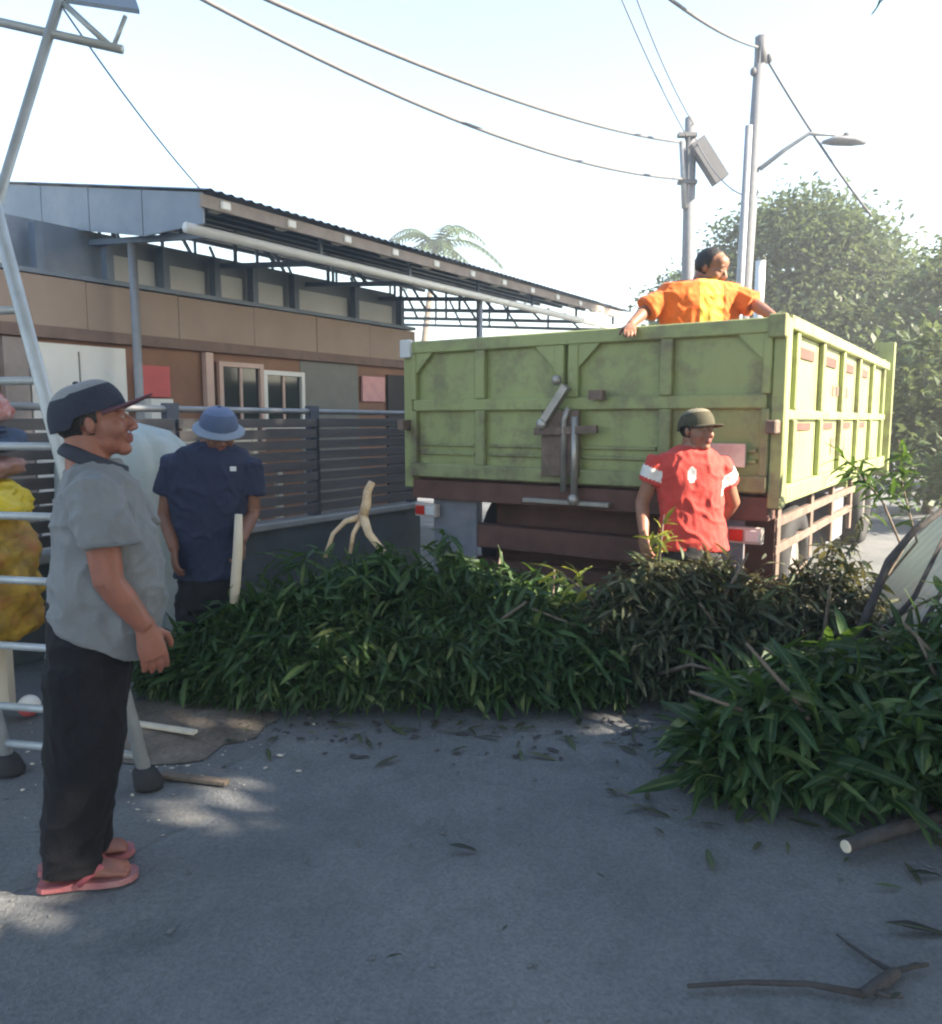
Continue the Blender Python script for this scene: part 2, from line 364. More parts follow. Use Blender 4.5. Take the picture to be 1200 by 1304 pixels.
def leaf_mass(name, mats, tmpl, m, parent=None, rnd=None, world=True, kind=None):
    """mats: list of (loc, 3x3 with scale) -> ONE mesh"""
    tv, tf = tmpl; n = len(mats); k = len(tv)
    A = np.array([np.array(r) for _, r in mats]); L = np.array([tuple(l) for l, _ in mats])
    co = np.einsum('nij,kj->nki', A, tv) + L[:, None, :]; co = co.reshape(-1, 3)
    if world and parent is not None:
        Mi = np.array(wm(parent).inverted()); co = co @ Mi[:3, :3].T + Mi[:3, 3]
    nf = len(tf); fl = len(tf[0])
    f = (np.array(tf)[None] + (np.arange(n) * k)[:, None, None]).reshape(-1)
    me = bpy.data.meshes.new(name); me.vertices.add(n * k); me.vertices.foreach_set('co', co.ravel())
    me.loops.add(len(f)); me.loops.foreach_set('vertex_index', f.astype(np.int32))
    me.polygons.add(n * nf); me.polygons.foreach_set('loop_start', (np.arange(n*nf) * fl).astype(np.int32))
    me.polygons.foreach_set('loop_total', np.full(n*nf, fl, dtype=np.int32))
    me.update(calc_edges=True)
    if rnd is None: rnd = npr.random(n)
    at = me.attributes.new('rnd', 'FLOAT', 'POINT'); at.data.foreach_set('value', np.repeat(rnd, k).astype(np.float32))
    if k > 8:
        am = me.attributes.new('mid', 'FLOAT', 'POINT'); am.data.foreach_set('value', np.tile((np.arange(k) % 3 == 1).astype(np.float32), n))
    o = link_mesh(name, me, m, parent, True)
    if kind: o['kind'] = kind
    return o
TL = leaf_template(); _var = {}
def leaf_variant(key, tmpl, value, m):
    if key not in _var:
        me = bpy.data.meshes.new('leaf'); me.from_pydata([tuple(v) for v in tmpl[0]], [], tmpl[1]); me.update()
        at = me.attributes.new('rnd', 'FLOAT', 'POINT'); at.data.foreach_set('value', np.full(len(tmpl[0]), value, dtype=np.float32))
        am = me.attributes.new('mid', 'FLOAT', 'POINT'); am.data.foreach_set('value', (np.arange(len(tmpl[0])) % 3 == 1).astype(np.float32))
        me.materials.append(m); me.polygons.foreach_set('use_smooth', [True]*len(me.polygons)); _var[key] = me
    return _var[key]
def leaf_heap(root, mats, m, key, singles):
    """the nearest `singles` leaves become parts of their own, the rest one mass"""
    mats = sorted(mats, key=lambda q: (q[0] - V((0, 0, CAM_H))).length - q[0].z*.6)
    Mi = wm(root).inverted()
    for loc, r in mats[:singles]:
        v = rng.random(); me = leaf_variant((key, int(v*8)), TL, (int(v*8)+.5)/8, m)
        o = bpy.data.objects.new('leaf', me); col.objects.link(o); o.parent = root
        o.matrix_local = Mi @ Matrix.Translation(loc) @ r.to_4x4()
    leaf_mass('foliage', mats[singles:], TL, m, root, kind='stuff')
def rosette(out, c, d, n, size, spread=(.35, 1.3), droop=.3, wild=.12):
    d = V(d).normalized(); o = d.orthogonal().normalized(); o2 = d.cross(o)
    a0 = rng.random()*6.28
    for i in range(n):
        a = a0 + i*2.4; sp = rng.uniform(*spread)
        dd = d*math.cos(sp) + (o*math.cos(a) + o2*math.sin(a))*math.sin(sp); dd.z -= droop
        if rng.random() < wild: dd = V((rng.gauss(0,1), rng.gauss(-.3,.8), rng.gauss(-.2,.7)))
        s = size * rng.uniform(.6, 1.3)
        out.append((V(c) - d*rng.random()*.07*size*4, rot_from(dd, rng.uniform(-.9, .9)) @ Matrix.Diagonal((s, s*rng.uniform(.7, 1.15), s))))

def heap(root, xs, hfn, y0fn, y1fn, ncl, m, key, singles, size=1.0, nl=9, bias=(0, -.35, .4)):
    mats = []
    while ncl > 0:
        x = rng.uniform(*xs); y0, y1 = y0fn(x), y1fn(x)
        if y1 <= y0: continue
        ncl -= 1
        u = rng.random()**1.35; y = y0 + (y1 - y0)*u
        prof = min(1.0, (math.sin(math.pi*min(.5, u*1.05 + .07))**.6)) if u < .5 else max(.1, 1 - ((u-.5)*1.6)**2)
        H = hfn(x)*prof*(1 + .42*noise.noise(V((x*2.6, y*2.6, 1.7))))*(1.22 if rng.random() < .06 else 1)
        z = H * (1 - .8*rng.random()**1.5); z = max(.03, z)
        nrm = V((rng.gauss(0, .8), -(1 - u)*.9 + .5*rng.gauss(0, 1), .2 + u*.6 + rng.gauss(0, .4))) + V(bias)
        e = (x - (xs[0]+xs[1])/2) / ((xs[1]-xs[0])/2); nrm.x += e*abs(e)*1.0
        c = V((x, y, z))
        k = []
        rosette(k, c, nrm, nl, size*rng.choice((.7,.85,1,1,1.2)), droop=rng.uniform(.1,.6), wild=.38)
        for loc, r in k:
            tip = loc + r @ V((.22, 0, -.03))
            if tip.z < .01: continue
            if loc.z < .01: loc.z = .012
            mats.append((loc, r))
    leaf_heap(root, mats, m, key, singles)
    return mats

# ------------------------------------------------------------------ shop building on the left
BL = V((-3.8, 6.7, 0))
BLD = thing('shop_house', 'low shop house with beige upper band, brown walls and clerestory under a canopy', 'building', BL, -ST)
y0, y1 = -3.2, 5.35
MB().box((-.25, y0, 0), (-.02, y1, 2.2)).build('wall', M['brownwall'], BLD)
MB().box((-.25, 3.22, 0), (-.012, 4.22, 2.195)).build('wall_panel', M['greywall'], BLD)
MB().box((-.3, y0, 2.2), (.06, y1, 2.3)).build('lintel_beam', mat('beam', (.19,.13,.11), .8), BLD)
for k in range(9):                                    # the beige band is sheets butted side by side
    a = y0 + k*(y1 - y0)/9; b = a + (y1 - y0)/9
    MB().box((-.2, a + .002, 2.3), (.04 + .003*(k % 2), b - .002, 2.72 - .004*(k % 3))).build('band_panel', M['beige'], BLD, bevel=.004)
MB().box((-.2, y0, 2.73), (.05, y1, 2.77)).build('band_cap', M['bluesteel'], BLD)
MB().box((-.5, y0, 2.77), (-.3, y1, 3.25)).build('clerestory_wall', M['bluesheet'], BLD)
for k, (a, b) in enumerate(((-1.3,-.5),(-.35,.12),(1.0,1.5),(1.6,2.1),(2.25,2.6),(2.75,3.2),(3.4,4.3),(4.4,5.2))):
    MB().box((-.28, a, 2.8), (-.25, b, 3.06)).build('clerestory_pane', M['pale'], BLD)
for yy in (-1.4, -.42, .3, .95, 1.55, 2.17, 2.68, 3.3, 4.35, 5.28):
    MB().box((-.22, yy - .035, 2.77), (-.12, yy + .035, 3.2)).build('clerestory_post', M['bluesteel'], BLD)
d = MB().box((-.01, .08, 0), (.03, .96, 2.16)).build('white_door', M['white'], BLD)
MB().box((.031, .5, .05), (.036, .512, 2.1)).build('door_joint', M['greywall'], d)
MB().box((-.01, -.15, 0), (.06, .05, 2.18)).build('door_post', M['fascia'], BLD)
MB().box((0, 1.08, 1.72), (.04, 1.42, 2.02)).build('red_board', M['redp'], BLD)
MB().box((0, 1.12, 0), (.16, 1.36, 1.70)).build('pillar', M['white'], BLD)
MB().box((-.01, 1.84, 0), (.06, 1.93, 2.19)).build('door_post', M['pinkpost'], BLD)
for (a, b, z0, z1) in ((2.06, 2.56, 1.2, 2.06), (2.66, 3.18, 1.45, 2.0)):
    w = MB().box((-.012, a, z0), (.01, b, z1)).build('window', M['glass'], BLD)
    f = MB(); t = .05
    f.box((.0, a-t, z1), (.05, b+t, z1+t)); f.box((.0, a-t, z0-t), (.05, b+t, z0)); f.box((.0, a-t, z0), (.05, a, z1)); f.box((.0, b, z0), (.05, b+t, z1))
    f.build('window_frame', M['white'] if a > 2.6 else M['pinkpost'], w)
    MB().box((.005, (a+b)/2 - .015, z0), (.03, (a+b)/2 + .015, z1)).build('window_mullion', M['pinkpost'], w)
MB().box((0, 4.26, 1.74), (.03, 4.7, 2.06)).build('poster', M['pinkp'], BLD)
MB().box((-.01, 4.78, 0), (.015, 5.2, 2.1)).build('doorway', M['darkin'], BLD)
MB().box((-3.2, y0, 0), (-.25, y0 + .2, 2.2)).build('side_wall', M['brownwall'], BLD)
# bench and shelf goods in front of the wall
bn = thing('timber_bench', 'pale timber bench with plank seat beside the shop wall', 'bench', wm(BLD) @ V((.62, 1.7, 0)), -ST)
MB().box((-.22, -.45, 1.0), (.22, .45, 1.05)).build('seat', M['board'], bn, bevel=.006)
MB().box((-.2, -.42, 1.2), (-.16, .42, 1.42)).build('backrest', M['board'], bn, bevel=.006)
for sx in (-1, 1):
    for sy in (-1, 1): MB().box((sx*.18 - .03, sy*.4 - .03, 0), (sx*.18 + .03, sy*.4 + .03, 1.0 if sx > 0 else 1.42)).build('leg', M['board'], bn)

# ------------------------------------------------------------------ canopy
CAN = thing('steel_canopy', 'blue grey sheet steel canopy with white gutter rail and brown eave board', 'canopy', BL, -ST)
def rz_(x): return 3.31 + .18*(1.52 - x)
YA, YB = .78, 9.3
mb = MB(); nx = 60                                    # corrugated sheet, ridges run down the slope
N = int((YB - YA) / .1)
vs = []; fs = []
for i in range(N*2 + 1):
    y = YA - .05 + (YB - YA + .1)*i/(N*2); dz = .02 if i % 2 else 0
    vs += [(1.58, y, rz_(1.58) + dz), (-3.4, y, rz_(-3.4) + dz)]
for i in range(N*2): a = i*2; fs.append((a, a+1, a+3, a+2))
mb.add(vs, fs).build('roof_sheet', M['bluesheet'], CAN)
# deep end sheet at the near gable
poly = [(1.5, YA-.03, rz_(1.5)-.02), (-3.3, YA-.03, rz_(-3.3)-.02), (-3.3, YA-.03, rz_(-3.3)-.42), (1.28, YA-.03, rz_(1.28)-.3)]
for k in range(6):
    xa = 1.5 - 4.8*k/6; xb = 1.5 - 4.8*(k+1)/6 + .012
    lo = lambda x: rz_(x) - (.26 if x > 1.3 else .40)
    MB().prism([(xa, YA-.03, rz_(xa)-.02), (xb, YA-.03, rz_(xb)-.02), (xb, YA-.03, lo(xb)), (xa, YA-.03, lo(xa))], (0, .02, 0)).build('gable_panel', M['bluesheet'], CAN)
MB().box((1.5, YA-.06, 3.175), (1.53, YB, 3.275)).build('eave_board', M['fascia'], CAN)
MB().tube([(1.4, YA - .12, 3.02), (1.4, YB - .3, 3.02)], .045, 8).build('gutter_rail', M['white'], CAN, True)
for k in range(12):
    y = .95 + k*.72
    if y < YB: MB().box((1.36, y-.05, 3.19), (1.55, y+.05, 3.26)).build('rafter_end', M['white'], CAN, bevel=.01)
for x in (1.15, .7, .25, -.2, -.7, -1.3, -2.0, -2.8):
    MB().box((x-.025, YA, rz_(x)-.075), (x+.025, YB, rz_(x)-.022)).build('purlin', M['bluesteel'], CAN)
for k in range(7):
    y = YA + .1 + k*1.38
    t = MB().bar((1.4, y, 3.0), (-3.2, y, 3.0 + .18*2.2), .05, .05).build('truss_chord', M['bluesteel'], CAN)
    for j in range(7):
        xa = 1.3 - j*.62; zc = lambda x: 3.0 + .396*(1.4 - x)/4.6
        MB().bar((xa, y, zc(xa)), (xa - (.31 if j % 2 else -.0), y, rz_(xa) - .1), .03, .03).build('web', M['bluesteel'], t)
for (x, y) in ((.34, YA+.1), (1.34, 5.0), (1.34, 9.0)):
    MB().tube([(x, y, 0), (x, y, 3.07)], .04, 10).build('post', M['pipe'], CAN, True)

# ------------------------------------------------------------------ slatted fence on a low wall
FEN = thing('slat_fence', 'weathered grey horizontal slat fence on a dark low wall with pale coping', 'fence', wm(BLD) @ V((1.88, 0, 0)), -ST)
fa, fb = -1.6, 2.95
MB().box((-.08, fa, 0), (.08, fb, .6)).build('base_wall', M['lowwall'], FEN)
MB().box((-.11, fa, .602), (.11, fb, .66)).build('coping', M['coping'], FEN, bevel=.01)
for k in range(9):
    z = .7 + k*.092
    for (a, b) in ((fa, .1), (.12, 1.52), (1.54, fb)):
        MB().box((.035 + .004*(k % 2), a + .01, z), (.06 + .004*(k % 2) + .006*rng.random(), b - .01, z + .07 + .008*rng.random())).build('slat', M['slat'], FEN, bevel=.003)
for y in (.11, 1.53, fb - .03):
    MB().box((-.04, y-.05, .66), (.03, y+.05, 1.62)).build('fence_post', M['fpost'], FEN)
MB().tube([(0, fa, 1.585), (0, fb + .15, 1.565)], .024, 8).build('top_rail', M['pipe'], FEN, True)
# ------------------------------------------------------------------ dump truck
TW, TLn, ZB, ZT = 1.35, 4.75, 1.07, 2.085
Rc = P(990, 520, 4.6); TO = V((Rc.x, 4.6, 0)) - sr*TW
TRK = thing('dump_truck', 'lime green dump truck seen from its tailgate, parked behind the cut branches', 'truck', TO, -ST)
def tb(name, lo, hi, m, parent=None, bevel=.004): return MB().box(lo, hi).build(name, m, parent or TRK, bevel=bevel)
TG = tb('tailgate', (-TW+.03, 0, ZB), (TW-.03, .03, ZT-.01), M['lime'])
cols = [(-1.27, -.73), (-.65, -.09), (.09, .65), (.73, 1.27)]
# raised frame of the tailgate
tb('top_rail', (-TW+.03, -.05, ZT-.09), (TW-.03, -.001, ZT), M['lime'], TG, .008)
tb('cross_rib', (-TW+.05, -.045, 1.565), (TW-.05, -.001, 1.65), M['lime'], TG, .008)
tb('bottom_sill', (-TW+.03, -.055, ZB), (TW-.03, -.001, ZB+.10), M['lime_d'], TG, .008)
for (a, b) in ((-TW+.03, -1.27), (-.73, -.65), (-.09, -.015), (.015, .09), (.65, .73), (1.27, TW-.03)):
    tb('upright_rib', (a, -.05, ZB+.1), (b, -.002, 1.565), M['lime_d'], TG, .006); tb('upright_rib', (a, -.05, 1.65), (b, -.002, ZT-.09), M['lime'], TG, .006)
for i, (a, b) in enumerate(cols):                     # corner gussets of the upper panels
    for (x, s) in ((a, 1), (b, -1)):
        if (i in (0, 2) and s == 1) or (i in (1, 3) and s == -1):
            zt = ZT - .088; MB().prism([(x, -.04, zt), (x + s*.15, -.04, zt), (x, -.04, zt - .15)], (0, .038, 0)).build('corner_gusset', M['lime'], TG)
    for zz in (ZB + .17, ZB + .235):
        tb('strake', (a + .02, -.022, zz), (b - .02, -.001, zz + .025), M['lime_d'], TG)
# corner posts and hinges
for s in (-1, 1):
    tb('corner_post', (s*TW - (.03 if s > 0 else .05), -.03, .98), (s*TW + (.05 if s > 0 else .03), .09, ZT + .0), M['lime'], None, .008)
    h = tb('hinge_bracket', (s*TW - .05, -.08, ZT - .12), (s*TW + .05, -.031, ZT + .015), M['pale'] if s < 0 else M['lime_d'], None, .008)
    tb('tail_hook', (s*TW - .03, -.14, 1.42), (s*TW + .03, -.031, 1.5), M['rust'], None, .008)
# latch gear in the middle
lt = tb('latch_plate', (-.16, -.085, 1.12), (.12, -.056, 1.56), M['rust'])
MB().tube([(.02, -.1, 1.02), (.02, -.1, 1.5), (.05, -.1, 1.58)], .022, 8).build('latch_rod', M['steel'], lt, True)
MB().tube([(.1, -.1, .98), (.1, -.1, 1.52)], .025, 8).build('latch_rod', M['steel'], lt, True)
MB().bar((-.12, -.11, 1.5), (.04, -.11, 1.72), .06, .05).build('latch_lever', M['steel'], lt)
MB().bar((-.2, -.1, 1.42), (.26, -.1, 1.42 + .02), .04, .05).build('latch_bar', M['rust'], lt)
MB().ell((-.03, -.12, 1.76), (.035,.03,.035)).build('latch_knob', M['steel'], lt, True)
MB().ell((-.14, -.12, 1.47), (.04,.03,.04)).build('latch_knob', M['steel'], lt, True)
MB().ell((.1, -.11, .97), (.04,.035,.04)).build('latch_knob', M['steel'], lt, True)
MB().bar((.2, -.09, 1.66), (.3, -.09, 1.66), .05, .06).build('latch_catch', M['rust'], lt)
tb('plate_bracket', (-.3, -.1, .93), (.35, -.04, .96), M['steel'])
tb('number_plate', (.98, -.075, 1.22), (1.2, -.056, 1.36), mat('plate', (.55,.42,.4), .5, .15, 14))
# bed
tb('bed_floor', (-TW+.03, .04, ZB-.02), (TW-.03, TLn, ZB+.05), M['rust'])
for s in (-1, 1):
    x0, x1 = (TW-.03, TW) if s > 0 else (-TW, -TW+.03)
    sw = tb('side_wall', (x0, .09, ZB-.06), (x1, TLn, ZT-.06), M['lime'], None, .004)
    e0, e1 = (TW+.001, TW+.05) if s > 0 else (-TW-.05, -TW-.001)
    tb('top_rail', (x0 - .0 if s > 0 else e0, .09, ZT-.058), (e1 if s > 0 else x1, TLn, ZT+.02), M['lime'], sw, .006)
    tb('bottom_rail', (e0, .095, ZB-.07), (e1, TLn, ZB+.04), M['lime'], sw, .006)
    tb('middle_rail', (e0, .095, 1.50), (e1 - s*.02, TLn, 1.56), M['lime'], sw, .006)
    for k in range(6):
        y = .3 + k*.84; tb('side_rib', (e0, y, ZB+.04), (e1 - s*.012, y + .07, 1.5), M['lime'], sw, .006); tb('side_rib', (e0, y, 1.56), (e1 - s*.012, y + .07, ZT-.06), M['lime'], sw, .006)
    if s > 0:
        for k in range(4):
            y = .42 + k*.84
            tb('vent_slot', (TW+.001, y+.08, ZT-.2), (TW+.012, y + .52, ZT-.13), M['under'], sw, .002)
            tb('vent_slot', (TW+.001, y+.08, 1.43), (TW+.012, y + .5, 1.48), M['under'], sw, .002)
        for k, (y, w_) in enumerate(((1.72,.14),(1.9,.1),(2.2,.13),(2.36,.1))):
            tb('stencil_mark', (TW+.001, y, 1.68), (TW+.006, y+w_, 1.76), M['rust'], sw, .001)
        for k, (y, w_) in enumerate(((1.75,.16),(2.25,.16))):
            tb('stencil_mark', (TW+.001, y, 1.24), (TW+.006, y+w_, 1.36), M['rust'], sw, .001)
hb = tb('headboard', (-TW, TLn+.001, ZB-.06), (TW, TLn+.06, ZT+.06), M['lime'])
for s in (-1, 1): tb('headboard_post', (s*TW-.08, TLn+.061, .9), (s*TW+.08, TLn+.16, ZT+.24), M['lime'], hb)
tb('bed_sub_frame', (-TW+.02, -.02, .9), (TW-.02, .16, ZB-.025), M['under'], None, .006)
for s in (-1, 1): tb('bed_bearer', (s*.5-.06, .17, .9), (s*.5+.06, TLn, ZB-.021), M['under'])
# chassis
for s in (-1, 1): tb('chassis_rail', (s*.42-.04, .3, .66), (s*.42+.04, 6.4, .895), M['under'])
tb('rear_beam', (-1.15, .06, .55), (1.15, .2, .72), M['under'], None, .01)
tb('rear_beam', (-.95, .21, .34), (.95, .3, .44), M['under'], None, .01)
tb('splash_plate', (-.76, .301, .3), (1.3, .315, .899), M['under'], None, .002)
for s in (-1, 1):
    f = tb('mud_flap', (s*.98-.2, .05, .26), (s*.98+.2, .065, .9), M['flap'], None, .003)
    if s > 0: pass
    tl = tb('tail_light', (s*1.2-.1, -.03, .76), (s*1.2+.1, .03, .86), mat('lamp housing', (.5,.45,.42), .5))
    for k in range(2): tb('lens', (s*1.2-.09+k*.095, -.04, .775), (s*1.2-.005+k*.095, -.031, .845), M['red_l'] if k == 0 else M['pale'], tl)
tb('side_guard', (TW-.12, .5, .62), (TW-.08, 3.6, .68), M['rust']); tb('side_guard', (TW-.12, .5, .8), (TW-.08, 3.6, .86), M['rust'])
for y in (.52, 1.6, 2.5, 3.5): tb('guard_bracket', (TW-.119, y, .45), (TW-.081, y+.09, .98), M['rust'])
tb('tool_box', (TW-.5, 2.6, .4), (TW-.13, 3.4, .86), M['flap'])
def wheel(x, y, w):
    t = MB(); r = .44
    prof = [(r*.62, -w/2), (r*.93, -w/2), (r, -w/2+.04), (r, w/2-.04), (r*.93, w/2), (r*.62, w/2)]
    n = 28; vs = []; fs = []
    for i in range(n):
        a = 2*math.pi*i/n
        for (rr, xx) in prof: vs.append((x + xx, y + rr*math.cos(a), .44 + rr*math.sin(a)))
    k = len(prof)
    for i in range(n):
        for j in range(k): fs.append((i*k+j, i*k+(j+1) % k, ((i+1) % n)*k+(j+1) % k, ((i+1) % n)*k+j))
    o = t.add(vs, fs).build('wheel', M['rubber'], TRK, True)
    rim = MB().loft([((x-w*.3, y, .44), (0, .275, 0), (0, 0, .275)), ((x-w*.1, y, .44), (0, .2, 0), (0, 0, .2)), ((x+w*.1, y, .44), (0, .2, 0), (0, 0, .2)), ((x+w*.3, y, .44), (0, .275, 0), (0, 0, .275))], 20)
    rim.build('rim', M['steel'], o, True)
for s in (-1, 1):
    for dx in (0, .27): wheel(s*(1.14 - dx), 1.25, .24)
    wheel(s*1.0, 5.75, .25)
MB().tube([(-1.1, 1.25, .44), (1.1, 1.25, .44)], .07, 10).build('axle', M['under'], TRK, True)
MB().ell((0, 1.25, .44), (.2,.2,.2)).build('differential', M['under'], TRK, True)
# cab, in front of the headboard
cb = MB(); x = 1.04
prof = [(5.0, .62), (6.75, .62), (6.75, 1.2), (6.55, 1.95), (5.05, 1.98)]
cb.prism([(-x, a, b) for a, b in prof], (2*x, 0, 0)); cab = cb.build('cab', M['lime'], TRK, bevel=.04)
MB().prism([(x+.042*0+.002, 5.35, 1.3), (x+.002, 6.35, 1.3), (x+.002, 6.25, 1.8), (x+.002, 5.35, 1.8)], (.006, 0, 0)).build('side_window', M['glass'], cab)
MB().prism([(-.9, 6.745, 1.28), (.9, 6.745, 1.28), (.85, 6.60, 1.85), (-.85, 6.60, 1.85)], (0, .02, 0)).build('windscreen', M['glass'], cab)
tb('bumper', (-1.06, 6.76, .45), (1.06, 6.9, .72), M['white'], None, .02)
for s in (-1, 1): MB().ell((s*.75, 6.78, .95), (.13,.05,.1)).build('headlight', M['pale'], TRK, True)

# ------------------------------------------------------------------ poles, lamp, wires
def pole(name, label, cat, px, ytop, Y, r0, r1, lean=0.0, m='concrete', n=10, loc=None):
    top = P(px, ytop, Y); base = V((top.x - lean, Y, 0))
    o = thing(name, label, cat, base); loc = top - base
    MB().tube([(0, 0, 0), loc*.5, loc], [r0, (r0+r1)/2, r1], n).build('shaft', M[m], o, True)
    return o, top, base
pa, ta, ba = pole('utility_pole', 'concrete utility pole carrying the street lamp arm, tallest behind the truck', 'pole', 970, 55, 16.5, .17, .12, .28)
MB().tube([(ta-ba) - V((0,0,.4)), (ta-ba) + V((0,0,.12))], .13, 8).build('pole_cap', M['wire'], pa, True)
br = (P(968, 215, 16.4) - ba); en = (P(1030, 170, 16.2) - ba); e2 = P(1080, 172, 16.1) - ba
arm = MB().tube([br, (br+en)/2 + V((0,0,.02)), en, e2], [.05,.045,.04,.035], 8).build('lamp_arm', M['pipe'], pa, True)
lh = P(1075, 181, 16.1) - ba
hd = MB().loft([(lh + V((-.42,0,.0)), (0,.06,0), (0,0,.03)), (lh + V((-.2,0,.03)), (0,.16,0), (0,0,.08)), (lh + V((.15,0,.02)), (0,.17,0), (0,0,.08)), (lh + V((.42,0,-.01)), (0,.08,0), (0,0,.03))], 12).build('lamp_head', M['flap'], pa, True)
MB().ell(lh + V((.05, 0, .1)), (.1,.08,.09)).build('photocell', M['wire'], hd, True)
for zz, sx_ in ((.3, 1), (.55, -1)): MB().ell(ta-ba + V((.15*sx_, -.05, -zz)), (.07,.06,.09)).build('insulator', M['wire'], pa, True)
pb, tbp, bb = pole('utility_pole', 'concrete utility pole with a slanting box, left of the lamp pole', 'pole', 880, 150, 18.5, .17, .13, -.1)
c = P(903, 205, 18.3) - bb
MB().bar(c + V((-.3,0,.42)), c + V((.28,0,-.42)), .3, .34).build('switch_box', M['wire'], pb)
MB().tube([P(869, 180, 18.4)-bb, P(872, 265, 18.4)-bb], .07, 8).build('conduit', M['pipe'], pb, True)
for py in (172, 232): MB().box(tuple(P(876, py, 18.4)-bb + V((-.22,-.08,-.04))), tuple(P(876, py, 18.4)-bb + V((.2,.08,.04)))).build('clamp_band', M['wire'], pb)
pc, tc_, bc = pole('service_pole', 'thin galvanised service pole just left of the lamp pole', 'pole', 954, 160, 15.6, .09, .07, .12, 'pipe')
pd, td, bd_ = pole('marker_post', 'short white post standing behind the truck bed', 'post', 969, 332, 11.5, .07, .07, 0, 'white')
wires = 0
def wire(label, a, b, sag, r):
    pts = []
    for i in range(25):
        t = i/24; p = V(a).lerp(V(b), t); p.z -= sag*4*t*(1-t); pts.append(p)
    o = MB().tube(pts, r, 5).build('overhead_wire', M['wire'], smooth=True); tag(o, label, 'wire', 'overhead wires')
wire('upper of the two long wires crossing the sky from the left', P(300, -20, 9), P(866, 181, 18.4), .25, .03)
wire('lower of the two long wires crossing the sky above the canopy', P(215, -25, 9.5), P(872, 228, 18.4), .45, .03)
wire('wire running from top left of the picture to the lamp pole top', P(830, -20, 10), P(966, 60, 16.5), .1, .026)
wire('wire falling right from the lamp pole top past the lamp', P(975, 72, 16.5), P(1110, 275, 16), .1, .026)
wire('left of two short wires hanging at the top middle', P(786, -15, 14), P(876, 175, 18.4), .1, .014)
wire('right of two short wires hanging at the top middle', P(806, -15, 14), P(884, 158, 18.4), .15, .014)
wire('faint wire sloping down from the awning corner', P(80, 10, 5), P(268, 255, 6.7), .05, .006)
wire('slack wire between the two utility poles', P(884, 172, 18.4), P(952, 250, 15.6), .25, .015)
# ------------------------------------------------------------------ trees
# sun lines along which unseen crowns are cleared of leaves to light chosen spots
GAPS = [(V((1.15,4.45,1.2)), .62), (V((1.2,4.45,1.6)), .45), (V((1.1,4.45,.8)), .4), (V((1.6,5.3,2.3)), .8)]
for k in range(10):
    y = .1 + k*.5
    for z in (1.2, 1.7, 2.05): GAPS.append((wm(TRK) @ V((TW, y, z)), .5))
for (px, py, r) in ((285, 1003, .085), (255, 998, .06), (225, 1060, .035), (262, 1068, .035), (2, 1155, .11), (-40, 1162, .15), (215, 938, .07), (180, 934, .06), (785, 932, .045), (760, 930, .04), (300, 905, .04)):
    GAPS.append((G(px, py), r + .16))
for p in (P(470, 640, 4.6), P(300, 690, 4.2)): GAPS.append((p, .1))
GP = np.array([tuple(p) for p, _ in GAPS]); GR = np.array([r for _, r in GAPS]); SV = np.array(S)
def open_to_sun(c):
    w = c - GP; t = w @ SV; d = np.linalg.norm(w - t[:, None]*SV, axis=1)
    return not np.any((d < GR) & (t > 0))
def tree(name, label, base, lobes, n, leaf, m, trunk_r=.2, per=10, group=None, cspread=.35, gaps=False, shell=.55, keep=None):
    o = thing(name, label, 'tree', base, 0, group); b = V(base)
    top = sum((V(c) for c, _ in lobes), V())/len(lobes)
    tk = MB(); fork = V((b.x + (top.x-b.x)*.3, b.y + (top.y-b.y)*.3, b.z + (top.z - b.z)*.45))
    tk.tube([b, b.lerp(fork, .5) + V((.06,0,0)), fork], [trunk_r*1.25, trunk_r, trunk_r*.85], 10)
    tk.build('trunk', M['bark'], o, True, world=True)
    for c, r in lobes:
        c = V(c); mid = fork.lerp(c, .5) + V((rng.uniform(-.2,.2), rng.uniform(-.2,.2), .15))
        MB().tube([fork, mid, c], [trunk_r*.5, trunk_r*.32, trunk_r*.12], 6).build('limb', M['bark'], o, True, world=True)
    vol = np.array([r[0]*r[1]*r[2] for _, r in lobes]); vol = vol/vol.sum(); mats = []
    for (c, r), v in zip(lobes, vol):
        for _ in range(int(n*v/per)):
            d = V((rng.gauss(0,1), rng.gauss(0,1), rng.gauss(0,1))).normalized(); rr = shell + (1-shell)*rng.random()**.6
            rr *= 1 + .25*noise.noise(d*2.2 + V(c))
            cc = V(c) + V((d.x*r[0], d.y*r[1], d.z*r[2]))*rr
            for _ in range(per):
                p = cc + V((rng.gauss(0,1), rng.gauss(0,1), rng.gauss(0,.7)))*cspread
                if gaps and not open_to_sun(np.array(p)): continue
                if keep and not keep(p): continue
                dd = V((rng.gauss(0,1), rng.gauss(0,1), rng.gauss(-.2,.7))) + d*.6
                s = rng.uniform(.7, 1.3)
                mats.append((p, rot_from(dd, rng.uniform(-1, 1)) @ Matrix.Diagonal((s, s, s))))
    leaf_mass('crown', mats, leaf, m, o, kind=None)
    return o
QL = quad_leaf(.3, .12)
off = lambda p: p.y < .5 or p.x/p.y > .64
